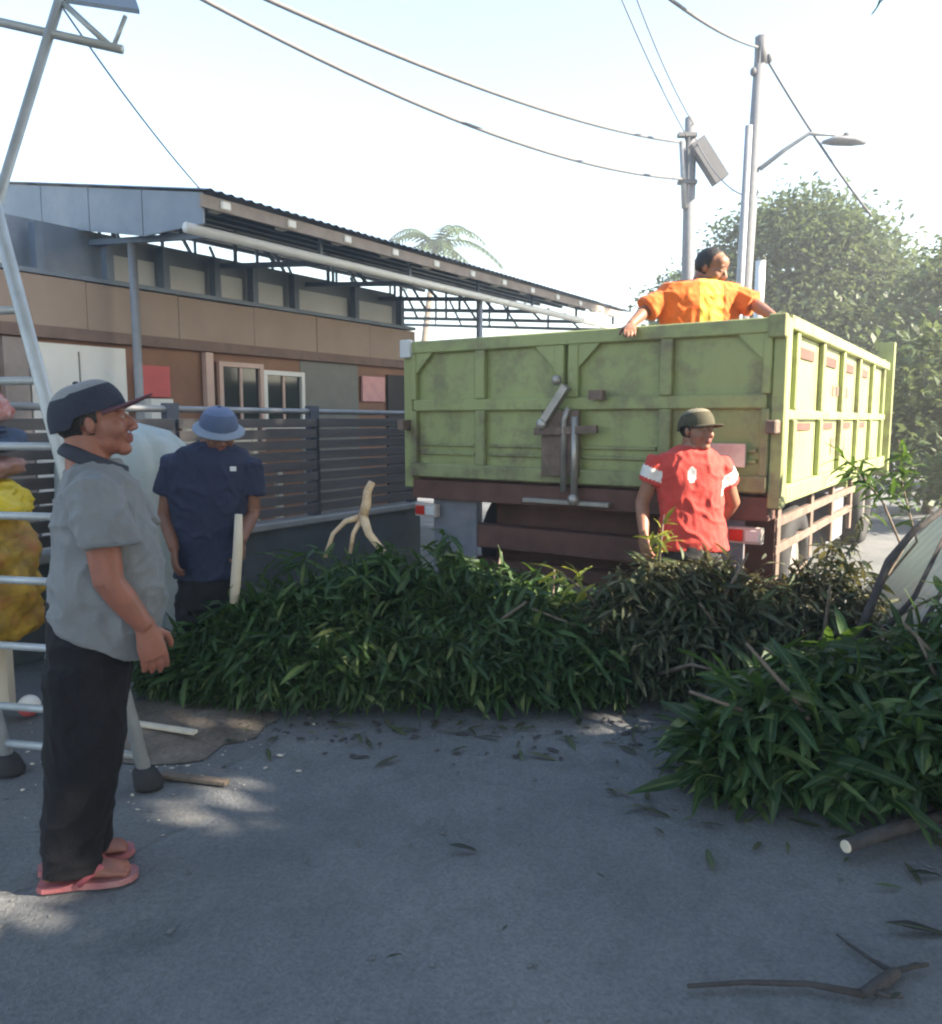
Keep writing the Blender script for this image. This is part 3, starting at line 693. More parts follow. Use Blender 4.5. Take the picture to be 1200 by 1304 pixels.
# two unseen street trees at the right, crowns shaped to shade the foreground
tree('unseen_mango_tree', 'big mango tree right of the photographer, shading the road', (6.6, -.2, 0),
     [((6.2, -.2, 4.6), (2.1,2.9,3.1)), ((6.4, .6, 7.4), (2.2,2.3,2.4)), ((5.4, .2, 2.2), (1.2,2.8,1.3)), ((6.6, -2.2, 7.2), (2.2,2.2,2.4)), ((6.6, 2.9, 10.2), (1.9,2.2,1.9))], 52000, QL, M['leaffar'], .3, gaps=True, shell=.2, keep=lambda p: off(p) and p.y < (2.5 if p.z < 8.3 else 5.2) + .32*(6 - p.x) + .15*math.sin(p.z*3), cspread=.3)
tree('unseen_mango_tree', 'mango tree behind the photographer on the right', (6.8, -5.4, 0),
     [((6.6, -4.8, 4.8), (2.2,2.8,3.2)), ((6.6, -4.6, 7.6), (2.2,2.6,2.4))], 16000, QL, M['leaffar'], .28, gaps=True, shell=.2, cspread=.35)
tree('unseen_high_crown', 'unseen tall tree with a high crown, added to shade the shop house', (10.2, 10.4, 0),  # unseen, its crown raised to shade the house but not the truck
     [((9.6, 3.8, 8.6), (1.8,2.6,2.5)), ((9.8, 7.2, 9.2), (2.0,2.8,2.9)), ((9.8, 5.6, 10.6), (2.0,3.4,2.0))], 22000, QL, M['leaffar'], .3, gaps=True, shell=.2, keep=off, cspread=.35)
# an unseen crown, added to darken the foreground, then the trees in view
FL = quad_leaf(.19, .1)
tree('unseen_mango_tree', 'unseen mango crown added above the camera to cut skylight', (-2.6, -3.2, 0),
     [((-2.2, -1.2, 6.6), (2.6,2.8,1.4)), ((1.0, -.8, 6.9), (2.6,2.8,1.4)), ((-.6, 1.6, 7.2), (3.4,2.0,1.2)), ((2.6, 1.2, 7.3), (2.0,2.0,1.1)), ((-3.6, 1.4, 7.0), (2.0,2.0,1.2))], 7000, QL, M['leaffar'], .32, gaps=True, shell=.2, keep=lambda p: p.z > 2.5 + .62*max(0, p.y + .3), cspread=.35)
tree('shade_tree', 'broad rounded tree behind the utility poles and the truck', (9.4, 24, 0),
     [((9.6,24,5.6), (2.7,2.4,2.2)), ((7.3,24,4.5), (1.9,1.9,1.7)), ((11.4,24,5.2), (1.9,2,2.2)), ((9.2,23.4,3.6), (3.6,2,1.8)), ((9.9,24,7.0), (1.6,1.6,.8)), ((11.9,23.4,3.2), (1.8,1.7,1.7))], 60000, FL, M['leaffar'], .3, per=26, cspread=.34, group='trees behind the truck')
tree('shade_tree', 'dark tree at the right edge of the picture beyond the truck', (11.6, 17.5, 0),
     [((11.2,17.5,3.6), (1.9,1.7,1.6)), ((12.0,17.2,2.3), (2.2,1.6,1.6)), ((12.2,18,4.8), (1.6,1.5,1.1)), ((10.3,17.2,2.0), (1.1,1.3,1.3))], 30000, quad_leaf(.17,.09), M['leaffar'], .22, per=22, cspread=.26, group='trees behind the truck')
tree('garden_shrub', 'sunlit leafy shrub beside the front of the truck bed', (7.35, 12.6, 0),
     [((7.2,12.6,2.0), (.75,.8,1.0)), ((7.9,12.8,1.3), (.9,.9,.9)), ((6.9,12.4,1.0), (.5,.7,.8))], 3600, quad_leaf(.2,.09), M['leaffar'], .07, cspread=.2)
tree('garden_shrub', 'low grey green shrub at the right edge by the cream wall', (7.2, 10.6, 0),
     [((7.0,10.6,.8), (.7,.6,.6)), ((7.9,10.8,.9), (.7,.6,.5))], 1800, quad_leaf(.17,.08), M['leaffar'], .05, cspread=.16)
cw = MB().box((9.2, 14.4, 0), (16, 14.6, 1.35)).build('boundary_wall', mat('cream wall', (.6,.54,.45), .8, .08, 3)); tag(cw, 'cream rendered boundary wall in sunlight beyond the shrubs', 'wall')
# palm
pl = thing('coconut_palm', 'coconut palm crown rising far behind the canopy roof', 'palm', (-2.2, 40, 0))
tp = P(555, 312, 40); MB().tube([(-2.2,40,0), (-2.4,40,5), tp], [.2,.16,.12], 8).build('trunk', M['bark'], pl, True, world=True)
for k in range(17):
    a = k*2.4 + .3; el = .9 - .1*(k % 9); L = rng.uniform(3.4, 4.4); fr = MB(); pts = []
    for i in range(9):
        t = i/8; pts.append(tp + V((math.cos(a)*math.cos(el)*L*t, math.sin(a)*math.cos(el)*L*t, L*(math.sin(el)*t - .75*t*t))))
    fr.tube(pts, .03, 5)
    for i in range(1, 9):
        d = (pts[i]-pts[i-1]).normalized(); side = d.cross(V((0,0,1))).normalized()
        for sgn in (-1, 1):
            for h in (0, .5):
                q = pts[i-1].lerp(pts[i], h); w = d*.09; ll = (1.15 - .08*i)
                tipq = q + side*sgn*ll*.8 + d*.3 + V((0,0,-.28*ll)); fr.add([q - w, q + w, tipq], [(0,1,2)])
    me = fr.mesh('frond'); at = me.attributes.new('rnd', 'FLOAT', 'POINT'); at.data.foreach_set('value', np.full(len(me.vertices), rng.random(), dtype=np.float32))
    me.transform(wm(pl).inverted()); link_mesh('frond', me, M['leaffar'], pl)
# overhanging sprig at the top right
sg = thing('leaf_sprig', 'small leaf sprig hanging into the top right corner', 'branch', P(1150, -60, 4.0))
MB().tube([P(1330,-200,4.2), P(1150,-60,4.0), P(1122,-6,4.0)], [.012,.008,.004], 6).build('twig', M['bark'], sg, True, world=True)
ml = []
for (px, py) in ((1122,-6),(1128,-14),(1140,-40),(1160,-70)): ml.append((P(px,py,4.0), rot_from((-.15,0,-1), rng.uniform(-1,1)) @ Matrix.Diagonal((.42,.5,.42))))
for loc, r in ml:
    o = bpy.data.objects.new('leaf', leaf_variant(('m', 1), TL, .2, M['leaf'])); col.objects.link(o); o.parent = sg; o.matrix_local = wm(sg).inverted() @ Matrix.Translation(loc) @ r.to_4x4()

# ------------------------------------------------------------------ ladder, awning, goods at the left
f1, f2 = G(190, 1003), G(14, 985)
up = P(0, 290, 3.35) - f1; up = up / up.z
LAD = thing('ladder', 'leaning aluminium ladder with black rubber foot beside the man in the grey shirt', 'ladder', (f1+f2)/2)
for f in (f1, f2):
    MB().tube([f + up*.02, f + up*1.5, f + up*3.3], .028, 10).build('stile', M['alu'], LAD, True, world=True)
    MB().loft([(f + V((0,0,.0)), (.055,0,0), (0,.05,0)), (f + V((0,0,.02)), (.06,0,0), (0,.055,0)), (f + up*.07, (.05,0,0), (0,.045,0)), (f + up*.085, (.034,0,0), (0,.034,0))], 12).build('rubber_foot', M['rubber'], LAD, True, world=True)
for k, z in enumerate((.13, .29, .55, .83, 1.10, 1.39, 1.66, 1.95, 2.25, 2.55, 2.85)):
    MB().tube([f2 + up*z, f1 + up*z], .017, 8).build('rung', M['alu'], LAD, True, world=True)
AW = thing('awning_frame', 'leaning thin pole frame with a blue grey awning sheet at top left', 'awning', (-3.05, 3.6, 0))
w = lambda a, b, r, nm: MB().tube([a, b], r, 8).build(nm, M['alu'], AW, True, world=True)
Y = 3.7
w(V((-3.05,3.6,0)), P(78,-6,Y), .022, 'pole'); w(P(-160,-8,Y), P(156,63,Y), .02, 'crossbar'); w(P(82,5,Y), P(140,58,Y), .014, 'brace'); w(P(160,20,Y), P(145,58,Y), .01, 'brace')
MB().prism([P(70,2,Y), P(178,18,Y), P(150,-60,Y+.9), P(20,-80,Y+.9)], (0,0,.02)).build('awning_sheet', M['bluesheet'], AW, world=True)
for a in (-.5,): w(V((-4.6,3.9,0)), P(-170,-20,Y), .022, 'pole')
# sacks on a low stall
ST_ = thing('stall_table', 'low wooden stall table behind the ladder at the left edge', 'table', (-2.75, 3.75, 0))
MB().box((-.55,-.3,.36), (.35,.3,.4)).build('table_top', M['board'], ST_, bevel=.005)
for sx in (-.5,.3):
    for sy in (-.25,.25): MB().box((sx-.03,sy-.03,0),(sx+.03,sy+.03,.36)).build('leg', M['board'], ST_)
def sack(label, c, r, m, seed, name='sack', cat='sack', lump=.2, grp='sacks stacked on the stall'):
    mb = MB(); nu, nv = 64, 36; vs = []; fs = []
    for j in range(nv+1):
        ph = math.pi*j/nv
        for i in range(nu):
            t = 2*math.pi*i/nu; ct, st = math.cos(t), math.sin(t); e = 3.2
            k = (abs(ct)**e + abs(st)**e)**(-1/e); sp = abs(math.sin(ph))**.55; cz = -math.copysign(abs(math.cos(ph))**.7, math.cos(ph))
            p = V((r[0]*sp*ct*k, r[1]*sp*st*k, r[2]*cz))
            q = 1 + lump*noise.noise(V((p.x*6+seed, p.y*6, p.z*9))) + lump*.45*(1 - 2*abs(noise.noise(V((p.x*13+seed, p.y*13, p.z*18))))) + lump*.2*noise.noise(V((p.x*40, p.y*40, p.z*45+seed)))
            p = V((p.x*q, p.y*q, p.z*(q if p.z > 0 else 1))); vs.append(V(c) + p)
    for j in range(nv):
        for i in range(nu): k = (i+1) % nu; fs.append((j*nu+i, j*nu+k, (j+1)*nu+k, (j+1)*nu+i))
    o = mb.add(vs, fs).build(name, m, smooth=True); tag(o, label, cat, grp); return o
sx = -2.5
sack('mottled yellow and orange sack, lowest on the stall', (sx, 3.72, .70), (.36,.24,.30), mat('mottled sack', (.3,.19,.02), .6, .5, 9, .3, 30, dirt=(.28,.1,.03), dscale=7, damt=.9), 1)
sack('bright yellow sack, second from below on the stall', (sx+.02, 3.7, 1.11), (.34,.22,.105), mat('yellow sack', (.55,.42,.02), .45, .12, 9, .3, 30), 2)
sack('brownish pink sack between the yellow and navy sacks', (sx-.01, 3.7, 1.275), (.32,.22,.06), mat('brown sack', (.3,.17,.15), .7, .2, 12, .3, 30), 3)
sack('navy blue sack under the red bundle', (sx, 3.7, 1.40), (.31,.22,.068), mat('navy sack', (.03,.05,.1), .6, .2, 12, .3, 30), 4)
sack('red and pale bundle on top of the stacked sacks', (sx-.03, 3.7, 1.555), (.29,.2,.09), mat('red bundle', (.36,.1,.09), .7, .25, 10, .3, 30, dirt=(.5,.46,.45), dscale=8, damt=.9), 5)
# tarpaulin-covered stack
mb = MB(); vs = []; fs = []; n = 72; cx, cy = -2.2, 4.95; Zs = [0, .15, .4, .7, 1.0, 1.2, 1.34, 1.42, 1.47]
Rr = [.5,.47,.45,.44,.42,.41,.38,.3,.12]
for z, r0 in zip(Zs, Rr):
    for i in range(n):
        t = 2*math.pi*i/n; fold = (.06*math.sin(t*11 + 2*noise.noise(V((z*2, t, 0)))) + .03*math.sin(t*17))*(1 - z/1.6) + .05*noise.noise(V((math.cos(t)*2, math.sin(t)*2, z*3)))
        vs.append((cx + (r0+fold)*math.cos(t), cy + (r0+fold)*.6*math.sin(t), z + .03*noise.noise(V((math.cos(t)*3, math.sin(t)*3, z*4)))*(z > .1)))
for j in range(len(Zs)-1):
    for i in range(n): k = (i+1) % n; fs.append((j*n+i, j*n+k, (j+1)*n+k, (j+1)*n+i))
fs.append(tuple(range(n*(len(Zs)-1), n*len(Zs))))
o = mb.add(vs, fs).build('covered_stack', M['tarp'], smooth=True); tag(o, 'goods stack under a pale blue green tarpaulin behind the man in the grey shirt', 'tarpaulin')
# red and white ball by the ladder foot
bl = thing('ball', 'red and white ball on the ground between the ladder rungs', 'ball', G(38, 912) )
r = .055
for nm, sg_, m_ in (('upper_half', 1, M['white']), ('lower_half', -1, M['redp'])):
    mb = MB(); mb.ell((0,0,r), (r,r,r), nu=20, nv=14); keepf = [f for f in mb.f if sg_*(sum((mb.v[i].z for i in f))/4 - r) > 0]; mb.f = keepf; mb.build(nm, m_, bl, True)
def board(label, a, b, w_, m=M['bark'], z=.012, name='wood_board'):
    a, b = V(a), V(b); a.z = b.z = z; o = MB().bar(a, b, w_, .018).build(name, m, bevel=.003); tag(o, label, 'board', 'boards on the ground')
board('pale thin board on the dirt behind the man in the grey shirt', G(150, 930), G(250, 946), .035, m=M['board'], z=.05)
board('worn dark board near the black ladder foot', G(205, 990), G(290, 1000), .04)

# leaning corrugated roofing sheet at the right
A0, A1 = V((2.02, 3.9, .01)), V((2.36, 5.25, .01)); upv = V((1.12, -.02, 1.2)); n = 26; vs = []; fs = []
nn = (A1-A0).cross(upv).normalized()
for i in range(n*2+1):
    t = i/(n*2); q = A0.lerp(A1, t) + nn*(.018*math.cos(i*math.pi/2*1.0))
    vs += [q, q + upv*.5 + nn*(-.01), q + upv]
for i in range(n*2): a = i*3; fs += [(a,a+1,a+4,a+3),(a+1,a+2,a+5,a+4)]
sh = MB().add(vs, fs); me = sh.mesh('roofing_sheet'); bm = bmesh.new(); bm.from_mesh(me); bmesh.ops.solidify(bm, geom=bm.faces, thickness=.004); bm.to_mesh(me); bm.free()
o = link_mesh('roofing_sheet', me, M['sheet'], None, True); tag(o, 'pale grey corrugated roofing sheet leaning at the right edge', 'sheet')
lw = MB().box((3.17, 3.2, 0), (3.4, 4.85, 1.2)).build('garden_wall', M['coping'], bevel=.01); tag(lw, 'low concrete garden wall that carries the leaning sheet', 'wall')

# ------------------------------------------------------------------ heaps of cut branches
def interp(x, tab):
    for (a, u), (b, v) in zip(tab, tab[1:]):
        if x <= b: return u + (v-u)*max(0, min(1, (x-a)/(b-a)))
    return tab[-1][1]
H1 = thing('branch_heap', 'long heap of freshly cut green mango branches across the road', 'branch heap', (-.4, 4.5, 0))
h1 = [(-1.85,.24),(-1.5,.4),(-1.2,.48),(-.9,.58),(-.5,.69),(0,.66),(.4,.61),(.7,.52),(.95,.35)]
heap(H1, (-1.8, .95), lambda x: interp(x, h1), lambda x: interp(x, [(-1.8,4.15),(-1.5,4.0),(-1,3.86),(.4,3.84),(.75,3.95),(.95,4.1)]), lambda x: interp(x, [(-1.8,4.35),(-1.2,4.42),(-.8,4.9),(.5,4.95),(.95,4.6)]), 2500, M['leaf'], 'm', 300, .66, 9)
H3 = thing('branch_heap', 'brownish heap of wilting twigs in front of the man in the red shirt', 'branch heap', (1.4, 4.2, 0))
h3 = [(.35,.45),(.7,.62),(1.0,.66),(1.4,.7),(2.0,.74),(2.2,.5)]
heap(H3, (.4, 2.15), lambda x: interp(x, h3), lambda x: interp(x, [(.4,4.1),(.8,3.98),(1.6,3.9),(2.4,3.75)]), lambda x: interp(x, [(.4,4.3),(1.5,4.38),(2.4,4.5)]), 1300, M['leafdry'], 'd', 200, .55, 8)
H2 = thing('branch_heap', 'near heap of large leafy green branches at the right edge', 'branch heap', (1.8, 3.1, 0))
h2 = [(.85,.22),(1.05,.4),(1.3,.52),(1.7,.6),(2.2,.58),(3,.58)]
heap(H2, (.92, 2.9), lambda x: interp(x, h2), lambda x: interp(x, [(.9,2.98),(1.2,2.82),(1.5,2.72),(2.9,2.6)]), lambda x: interp(x, [(.9,3.15),(1.2,3.5),(1.6,3.75),(2.9,3.8)]), 950, M['leaf'], 'm', 300, 1.0, 9, bias=(-.45,-.25,.25))
def limbs(root, segs, m):
    for pts, r0, r1 in segs:
        MB().tube(pts, [r0 + (r1-r0)*i/(len(pts)-1) for i in range(len(pts))], 8).build('stem', m, root, True, world=True)
for H, xr, yr, hh in ((H1,(-1.5,.7),(4.1,4.7),.5), (H3,(.6,2.2),(4.0,4.35),.75), (H2,(1.2,2.6),(2.9,3.5),.45)):
    for k in range(9 if H is H2 else 26):
        a = V((rng.uniform(*xr), rng.uniform(*yr), rng.uniform(.03,.2))); d = V((rng.gauss(0,.6), rng.gauss(0,.25), rng.uniform(.1,.8)))
        b = a + d.normalized()*rng.uniform(.4,.8); b.z = min(b.z, hh + .22)
        limbs(H, [([a, a.lerp(b,.5) + V((rng.gauss(0,.05),0,.05)), b], .014, .006)], M['bark'])
# standing sprays that poke out of the heaps
def spray(label, pts, r0, nros, size, m, key, bark=M['bark'], nl=8, name='cut_branch', frm=.4):
    o = thing(name, label, 'branch', pts[0], group='cut branches')
    MB().tube(pts, [r0*(1 - .75*i/(len(pts)-1)) for i in range(len(pts))], 8).build('stem', bark, o, True, world=True)
    ms = []
    for k in range(nros):
        t = frm + (1-frm)*(k+1)/nros; f = t*(len(pts)-1); i = min(int(f), len(pts)-2); q = V(pts[i]).lerp(V(pts[i+1]), f-i)
        d = (V(pts[i+1])-V(pts[i])).normalized() + V((rng.gauss(0,.5), rng.gauss(0,.5), rng.gauss(0,.4)))
        rosette(ms, q, d, nl, size)
    Mi = wm(o).inverted()
    for loc, rr in ms:
        v = rng.random(); lf = bpy.data.objects.new('leaf', leaf_variant((key, int(v*8)), TL, (int(v*8)+.5)/8, m)); col.objects.link(lf); lf.parent = o
        lf.matrix_local = Mi @ Matrix.Translation(loc) @ rr.to_4x4()
spray('leafy branch sticking up against the sunlit truck side', [V((2.0,4.28,.05)), V((2.26,4.33,.5)), P(1150,700,4.35), P(1125,640,4.4), P(1090,595,4.45), P(1068,578,4.45)], .011, 8, .62, M['leaf'], 'm', frm=.6, nl=7)
spray('leafy spray rising at the right of the truck bed', [V((2.05,4.5,.05)), V((2.4,4.56,.5)), P(1168,690,4.62), P(1150,620,4.7), P(1145,560,4.75)], .011, 9, .6, M['leaf'], 'm', frm=.62, nl=6)
spray('fresh yellow green sprig before the legs of the man in red', [P(838,725,4.15), P(842,690,4.15), P(846,655,4.15)], .01, 4, .5, M['leafsun'], 's', frm=.35, nl=7)
spray('pale narrow leaved sprig lying on the middle of the long heap', [P(760,770,4.2), P(735,745,4.2), P(712,728,4.2)], .01, 3, .8, M['leafsun'], 's2', frm=.5, nl=5)
def limb(label, paths, m, mb_cut=True, name='cut_limb'):
    o = thing(name, label, 'limb', paths[0][0][0], group='cut limbs')
    for pts, rr in paths: MB().tube(pts, rr, 10).build('stem', m, o, True, world=True)
    return o
limb('forked peeled pale limb standing on the long heap', [
    ([P(474,614,4.5), P(468,626,4.5), P(467,640,4.49), P(462,660,4.5)], [.02,.024,.027,.03]),
    ([P(462,656,4.5), P(470,680,4.45), P(486,700,4.45), P(505,722,4.4)], [.029,.024,.021,.018]),
    ([P(460,658,4.5), P(440,664,4.5), P(424,680,4.48), P(414,710,4.45)], [.02,.015,.013,.012]),
    ([P(461,660,4.5), P(450,680,4.46), P(446,705,4.42)], [.016,.013,.011])], M['cut'])
limb('dark curved limb arching over the right heap', [([P(1085,830,3.7), P(1110,770,3.75), P(1132,715,3.8), P(1165,675,3.85), P(1215,640,3.9)], [.024,.022,.02,.017,.014])], M['barkd'])
limb('thin dark limb leaning on the roofing sheet', [([P(1130,800,3.75), P(1165,760,3.85), P(1205,680,3.95)], [.016,.013,.01])], M['barkd'])
limb('second thin dark limb leaning on the roofing sheet', [([P(1165,815,3.7), P(1190,770,3.8), P(1230,700,3.9)], [.014,.012,.01])], M['barkd'])
a = G(1078,1078,.045); b = V((a.x+.45, a.y+.2, .05))
cl = limb('sawn branch butt with pale cut end under the near heap', [([a, (a+b)/2 + V((0,0,.01)), b], [.024,.026,.022])], M['barkd'])
dv = (a-b).normalized(); MB().loft([(a + dv*.001, dv.orthogonal().normalized()*.022, dv.cross(dv.orthogonal()).normalized()*.022), (a + dv*.006, dv.orthogonal().normalized()*.02, dv.cross(dv.orthogonal()).normalized()*.02)], 14).build('cut_face', M['board'], cl, world=True)
# the bare twig on the road
tw = thing('bare_twig', 'bare forked twig lying on the road at bottom right', 'twig', G(1110,1262))
g = lambda x, y, z=.012: G(x, y, z)
for pts, rr in (([g(876,1256), g(950,1251), g(1030,1253), g(1100,1266)], [.006,.007,.008,.011]), ([g(1098,1266), g(1125,1250,.02), g(1142,1238)], [.013,.018,.014]),
                ([g(1140,1240), g(1110,1222), g(1085,1205), g(1066,1190)], [.009,.006,.005,.003]), ([g(1138,1238), g(1160,1232), g(1182,1228)], [.009,.008,.006]), ([g(1110,1262), g(1130,1268), g(1150,1270)], [.009,.007,.005])):
    MB().tube(pts, rr, 7).build('stem', M['barkd'], tw, True, world=True)
def fallen(label, px, py, ang, s, m=M['leafdark'], key='k', v=.3, wid=1.0):
    p = G(px, py, .008); o = bpy.data.objects.new('fallen_leaf', leaf_variant((key, v), TL, v, m)); col.objects.link(o)
    o.matrix_world = Matrix.Translation(p + V((0,0,.012))) @ Matrix.Rotation(ang, 4, 'Z') @ Matrix.Diagonal((s, s*wid, s*.55, 1)); tag(o, label, 'leaf', 'fallen leaves on the road')
fallen('single curled dark leaf alone in the middle of the road', 572, 1080, -.08, .5, wid=1.3)
fallen('large dark leaf at the right edge below the near heap', 1128, 1180, -.1, .95)
fallen('dark leaf at the right edge just under the near heap', 1158, 1115, .1, .6)
fallen('short dark leaf fragment right of the bare twig', 1158, 1234, .2, .32)
fallen('short dark leaf fragment below the bare twig', 1135, 1278, .7, .3)
fallen('small dark leaf on the road before the long heap', 826, 914, .1, .55)
fallen('green leaf fallen at the tip of the near heap', 880, 985, 2.6, .8, M['leaf'], 'm', .3125)
fallen('tiny dry leaf left of the middle of the road', 492, 1225, .6, .25)
fallen('tiny dry leaf right of the middle of the road', 770, 1122, 2.1, .22)
fallen('tiny dry leaf near the lower middle of the road', 640, 1190, 1.1, .2)
# ------------------------------------------------------------------ people
def frame(fwd, pitch=0.0, roll=0.0):
    f = V(fwd).normalized(); left = V((0,0,1)).cross(f).normalized(); u = f.cross(left)
    m = Matrix((f, left, u)).transposed()
    return m @ Matrix.Rotation(-pitch, 3, 'Y') @ Matrix.Rotation(roll, 3, 'X')
def add_head(mb, c, Fm, s):
    def E(p, r): mb.ell(c + Fm @ (V(p)*s), [x*s for x in r], Fm, 16, 12)
    E((-.012,0,.035), (.097,.075,.085)); E((.028,0,-.015), (.062,.064,.085)); E((.02,0,-.065), (.058,.052,.04))
    E((.066,0,-.092), (.024,.026,.02)); E((.05,0,.05), (.045,.06,.045))
    for k in (-1, 1):
        E((.052,k*.037,-.028), (.032,.026,.032)); E((.079,k*.026,.026), (.014,.027,.010)); E((.077,k*.031,.004), (.0135,.015,.010))
        E((-.006,k*.074,-.006), (.015,.009,.027)); E((.1,k*.013,-.034), (.012,.010,.009)); E((.025,k*.042,-.058), (.028,.014,.026))
    T = lambda a, b, ra, rb: mb.tube([c + Fm @ (V(a)*s), c + Fm @ (V(b)*s)], [ra*s, rb*s], 10)
    T((.082,0,.018), (.109,0,-.026), .009, .0135); E((.108,0,-.03), (.013,.013,.011))
    E((.089,0,-.055), (.013,.024,.0075)); E((.086,0,-.068), (.013,.021,.0085))
def hand(mb, w, dirv, back, thumb_side, s=1.0, curl=.35, spread=1.0):
    """w wrist, dirv along the fingers, back = normal of the hand's back, thumb_side +1/-1"""
    d = V(dirv).normalized(); n = (V(back) - d*V(back).dot(d)).normalized(); t = n.cross(d)*thumb_side
    L = lambda x, y, z: w + (d*x + t*y + n*z)*s
    mb.loft([(L(-.02,0,0), t*.027*s, n*.02*s), (L(.02,0,0), t*.033*s, n*.018*s), (L(.06,0,0), t*.041*s, n*.016*s), (L(.092,0,-.002), t*.040*s, n*.013*s), (L(.1,0,-.003), t*.034*s, n*.008*s)], 16)
    for y, ln, k in ((.031,.072,1.0), (.0105,.082,.95), (-.0105,.076,1.05), (-.031,.06,1.15)):
        a = 0; p = L(.085, y, -.002); pts = [p]; yy = y*.25*spread
        for j, f in enumerate((.45,.32,.23)):
            a += curl*k*(.7 + .3*j); q = pts[-1] + (d*math.cos(a) + t*yy*3 - n*math.sin(a)).normalized()*ln*f*s; pts.append(q)
        mb.tube(pts, [.0092*s, .0088*s, .0082*s, .0066*s], 8)
    p0 = L(.022, .026, -.004); p1 = p0 + (d*.6 + t*.7 - n*.35).normalized()*.038*s; p2 = p1 + (d*.88 + t*.25 - n*.4).normalized()*.03*s; p3 = p2 + (d*.9 - n*.5).normalized()*.022*s
    mb.tube([p0, p1, p2, p3], [.014*s, .0115*s, .0105*s, .008*s], 8)
def foot(mb, ankle, fwd, s=1.0, z0=.02):
    f = V(fwd).normalized(); sd_ = V((0,0,1)).cross(f); a = V((ankle[0], ankle[1], z0))
    mb.loft([(a - f*.06*s + V((0,0,.03)), sd_*.022*s, V((0,0,.022))), (a - f*.045*s + V((0,0,.036)), sd_*.032*s, V((0,0,.035))), (a + V((0,0,.045)), sd_*.034*s, V((0,0,.045))), (a + f*.07*s + V((0,0,.034)), sd_*.038*s, V((0,0,.034))),
             (a + f*.13*s + V((0,0,.022)), sd_*.046*s, V((0,0,.02))), (a + f*.17*s + V((0,0,.016)), sd_*.042*s, V((0,0,.014)))], 14)
    for i, y in enumerate((-.034,-.017,0,.017,.034)):
        q = a + f*(.165 + .012*(1-abs(i-1.5)/2.5))*s + sd_*y*s + V((0,0,.013)); mb.ell(q, (.014*s,.0085*s,.01), frame(f), 8, 6)
    mb.tube([a + V((0,0,.03)), V(ankle), V(ankle) + V((0,0,.1))], [.036*s,.034*s,.038*s], 12)
def limb_tube(mb, pts, rad): mb.tube(pts, rad, 14)
def cap(parent, c, Fm, s, m_crown, m_top, m_brim, brim_len=.085, brim_tilt=0.0, full=False, tilt=0.0):
    Q = Matrix.Rotation(tilt, 3, 'Y')
    T = lambda p: c + Fm @ (Q @ (V(p)*s))
    nu, nv = 28, 10; vs = []; fs = []; zb = .026
    for j in range(nv+1):
        ph = (math.pi/2)*j/nv
        for i in range(nu):
            t = 2*math.pi*i/nu; r = math.cos(ph)**.8
            zlow = zb - (.030 if math.cos(t) < -.3 else .012*max(0,-math.cos(t)))
            z = zlow + (.122 - zlow)*math.sin(ph)**.95 + (.010*max(0, math.cos(t))*math.sin(2*ph))
            vs.append(T((-.01 + .115*r*math.cos(t), .092*r*math.sin(t), z)))
    for j in range(nv):
        for i in range(nu): k = (i+1) % nu; fs.append((j*nu+i, j*nu+k, (j+1)*nu+k, (j+1)*nu+i))
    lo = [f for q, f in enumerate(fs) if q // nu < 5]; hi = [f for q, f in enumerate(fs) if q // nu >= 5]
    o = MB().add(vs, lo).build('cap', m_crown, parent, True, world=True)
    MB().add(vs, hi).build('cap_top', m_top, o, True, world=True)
    MB().ell(T((-.012,0,.124)), (.009*s,.009*s,.005*s), Fm).build('cap_button', m_crown, o, True, world=True)
    # brim: curved plate with thickness
    b = MB(); vs = []; fs = []; n = 18
    for i in range(n+1):
        t = (-1 + 2*i/n)*(math.pi if full else 1.15)
        for k in range(4):
            f = k/3; e = (math.cos(t/1.15*math.pi/2)**.6 if not full else 1.0); ln = brim_len*e*f
            x = -.01 + .111*math.cos(t) + ln*(1 if not full else math.cos(t)); y = .09*math.sin(t) + (ln*math.sin(t) if full else ln*.05*math.sin(t))
            vs.append(T((x, y, zb + .008 - .035*(math.sin(t)**2)*(0 if full else 1)*(.4+f*.6)*.6 + ln*brim_tilt)))
    for i in range(n):
        for k in range(3): a = i*4+k; fs.append((a, a+1, a+5, a+4))
    m0 = len(vs); vs += [V(p) - Fm @ V((0,0,.005*s)) for p in vs]
    fs += [tuple(reversed([q+m0 for q in f])) for f in fs[:n*3]]
    for i in range(n): fs.append((i*4+3, i*4+3+m0, i*4+7+m0, i*4+7))
    b.add(vs, fs).build('brim', m_brim, o, True, world=True)
def hair(parent, c, Fm, s, m, zmin=-.055, xmax=.03, ztop=.2):
    mb = MB(); mb.ell((0,0,0), (1,1,1), nu=36, nv=26); vs = []
    for p in mb.v:
        q = V((-.016 + .101*p.x, .0795*p.y, .03 + .094*p.z)); q *= 1 + .02*noise.noise(q*90); vs.append(q)
    fs = []
    for f in mb.f:
        ce = sum((vs[i] for i in f), V())/4; lim = zmin + .03*noise.noise(ce*60)
        if ce.x < xmax + .25*max(0, ce.z - .06) and (ce.z > lim) and ce.z < ztop and not (abs(ce.y) > .06 and ce.z < -.0 and ce.x > -.03): fs.append(f)
    mb.v = [c + Fm @ (q*s) for q in vs]; mb.f = fs; mb.build('hair', m, parent, True, world=True)
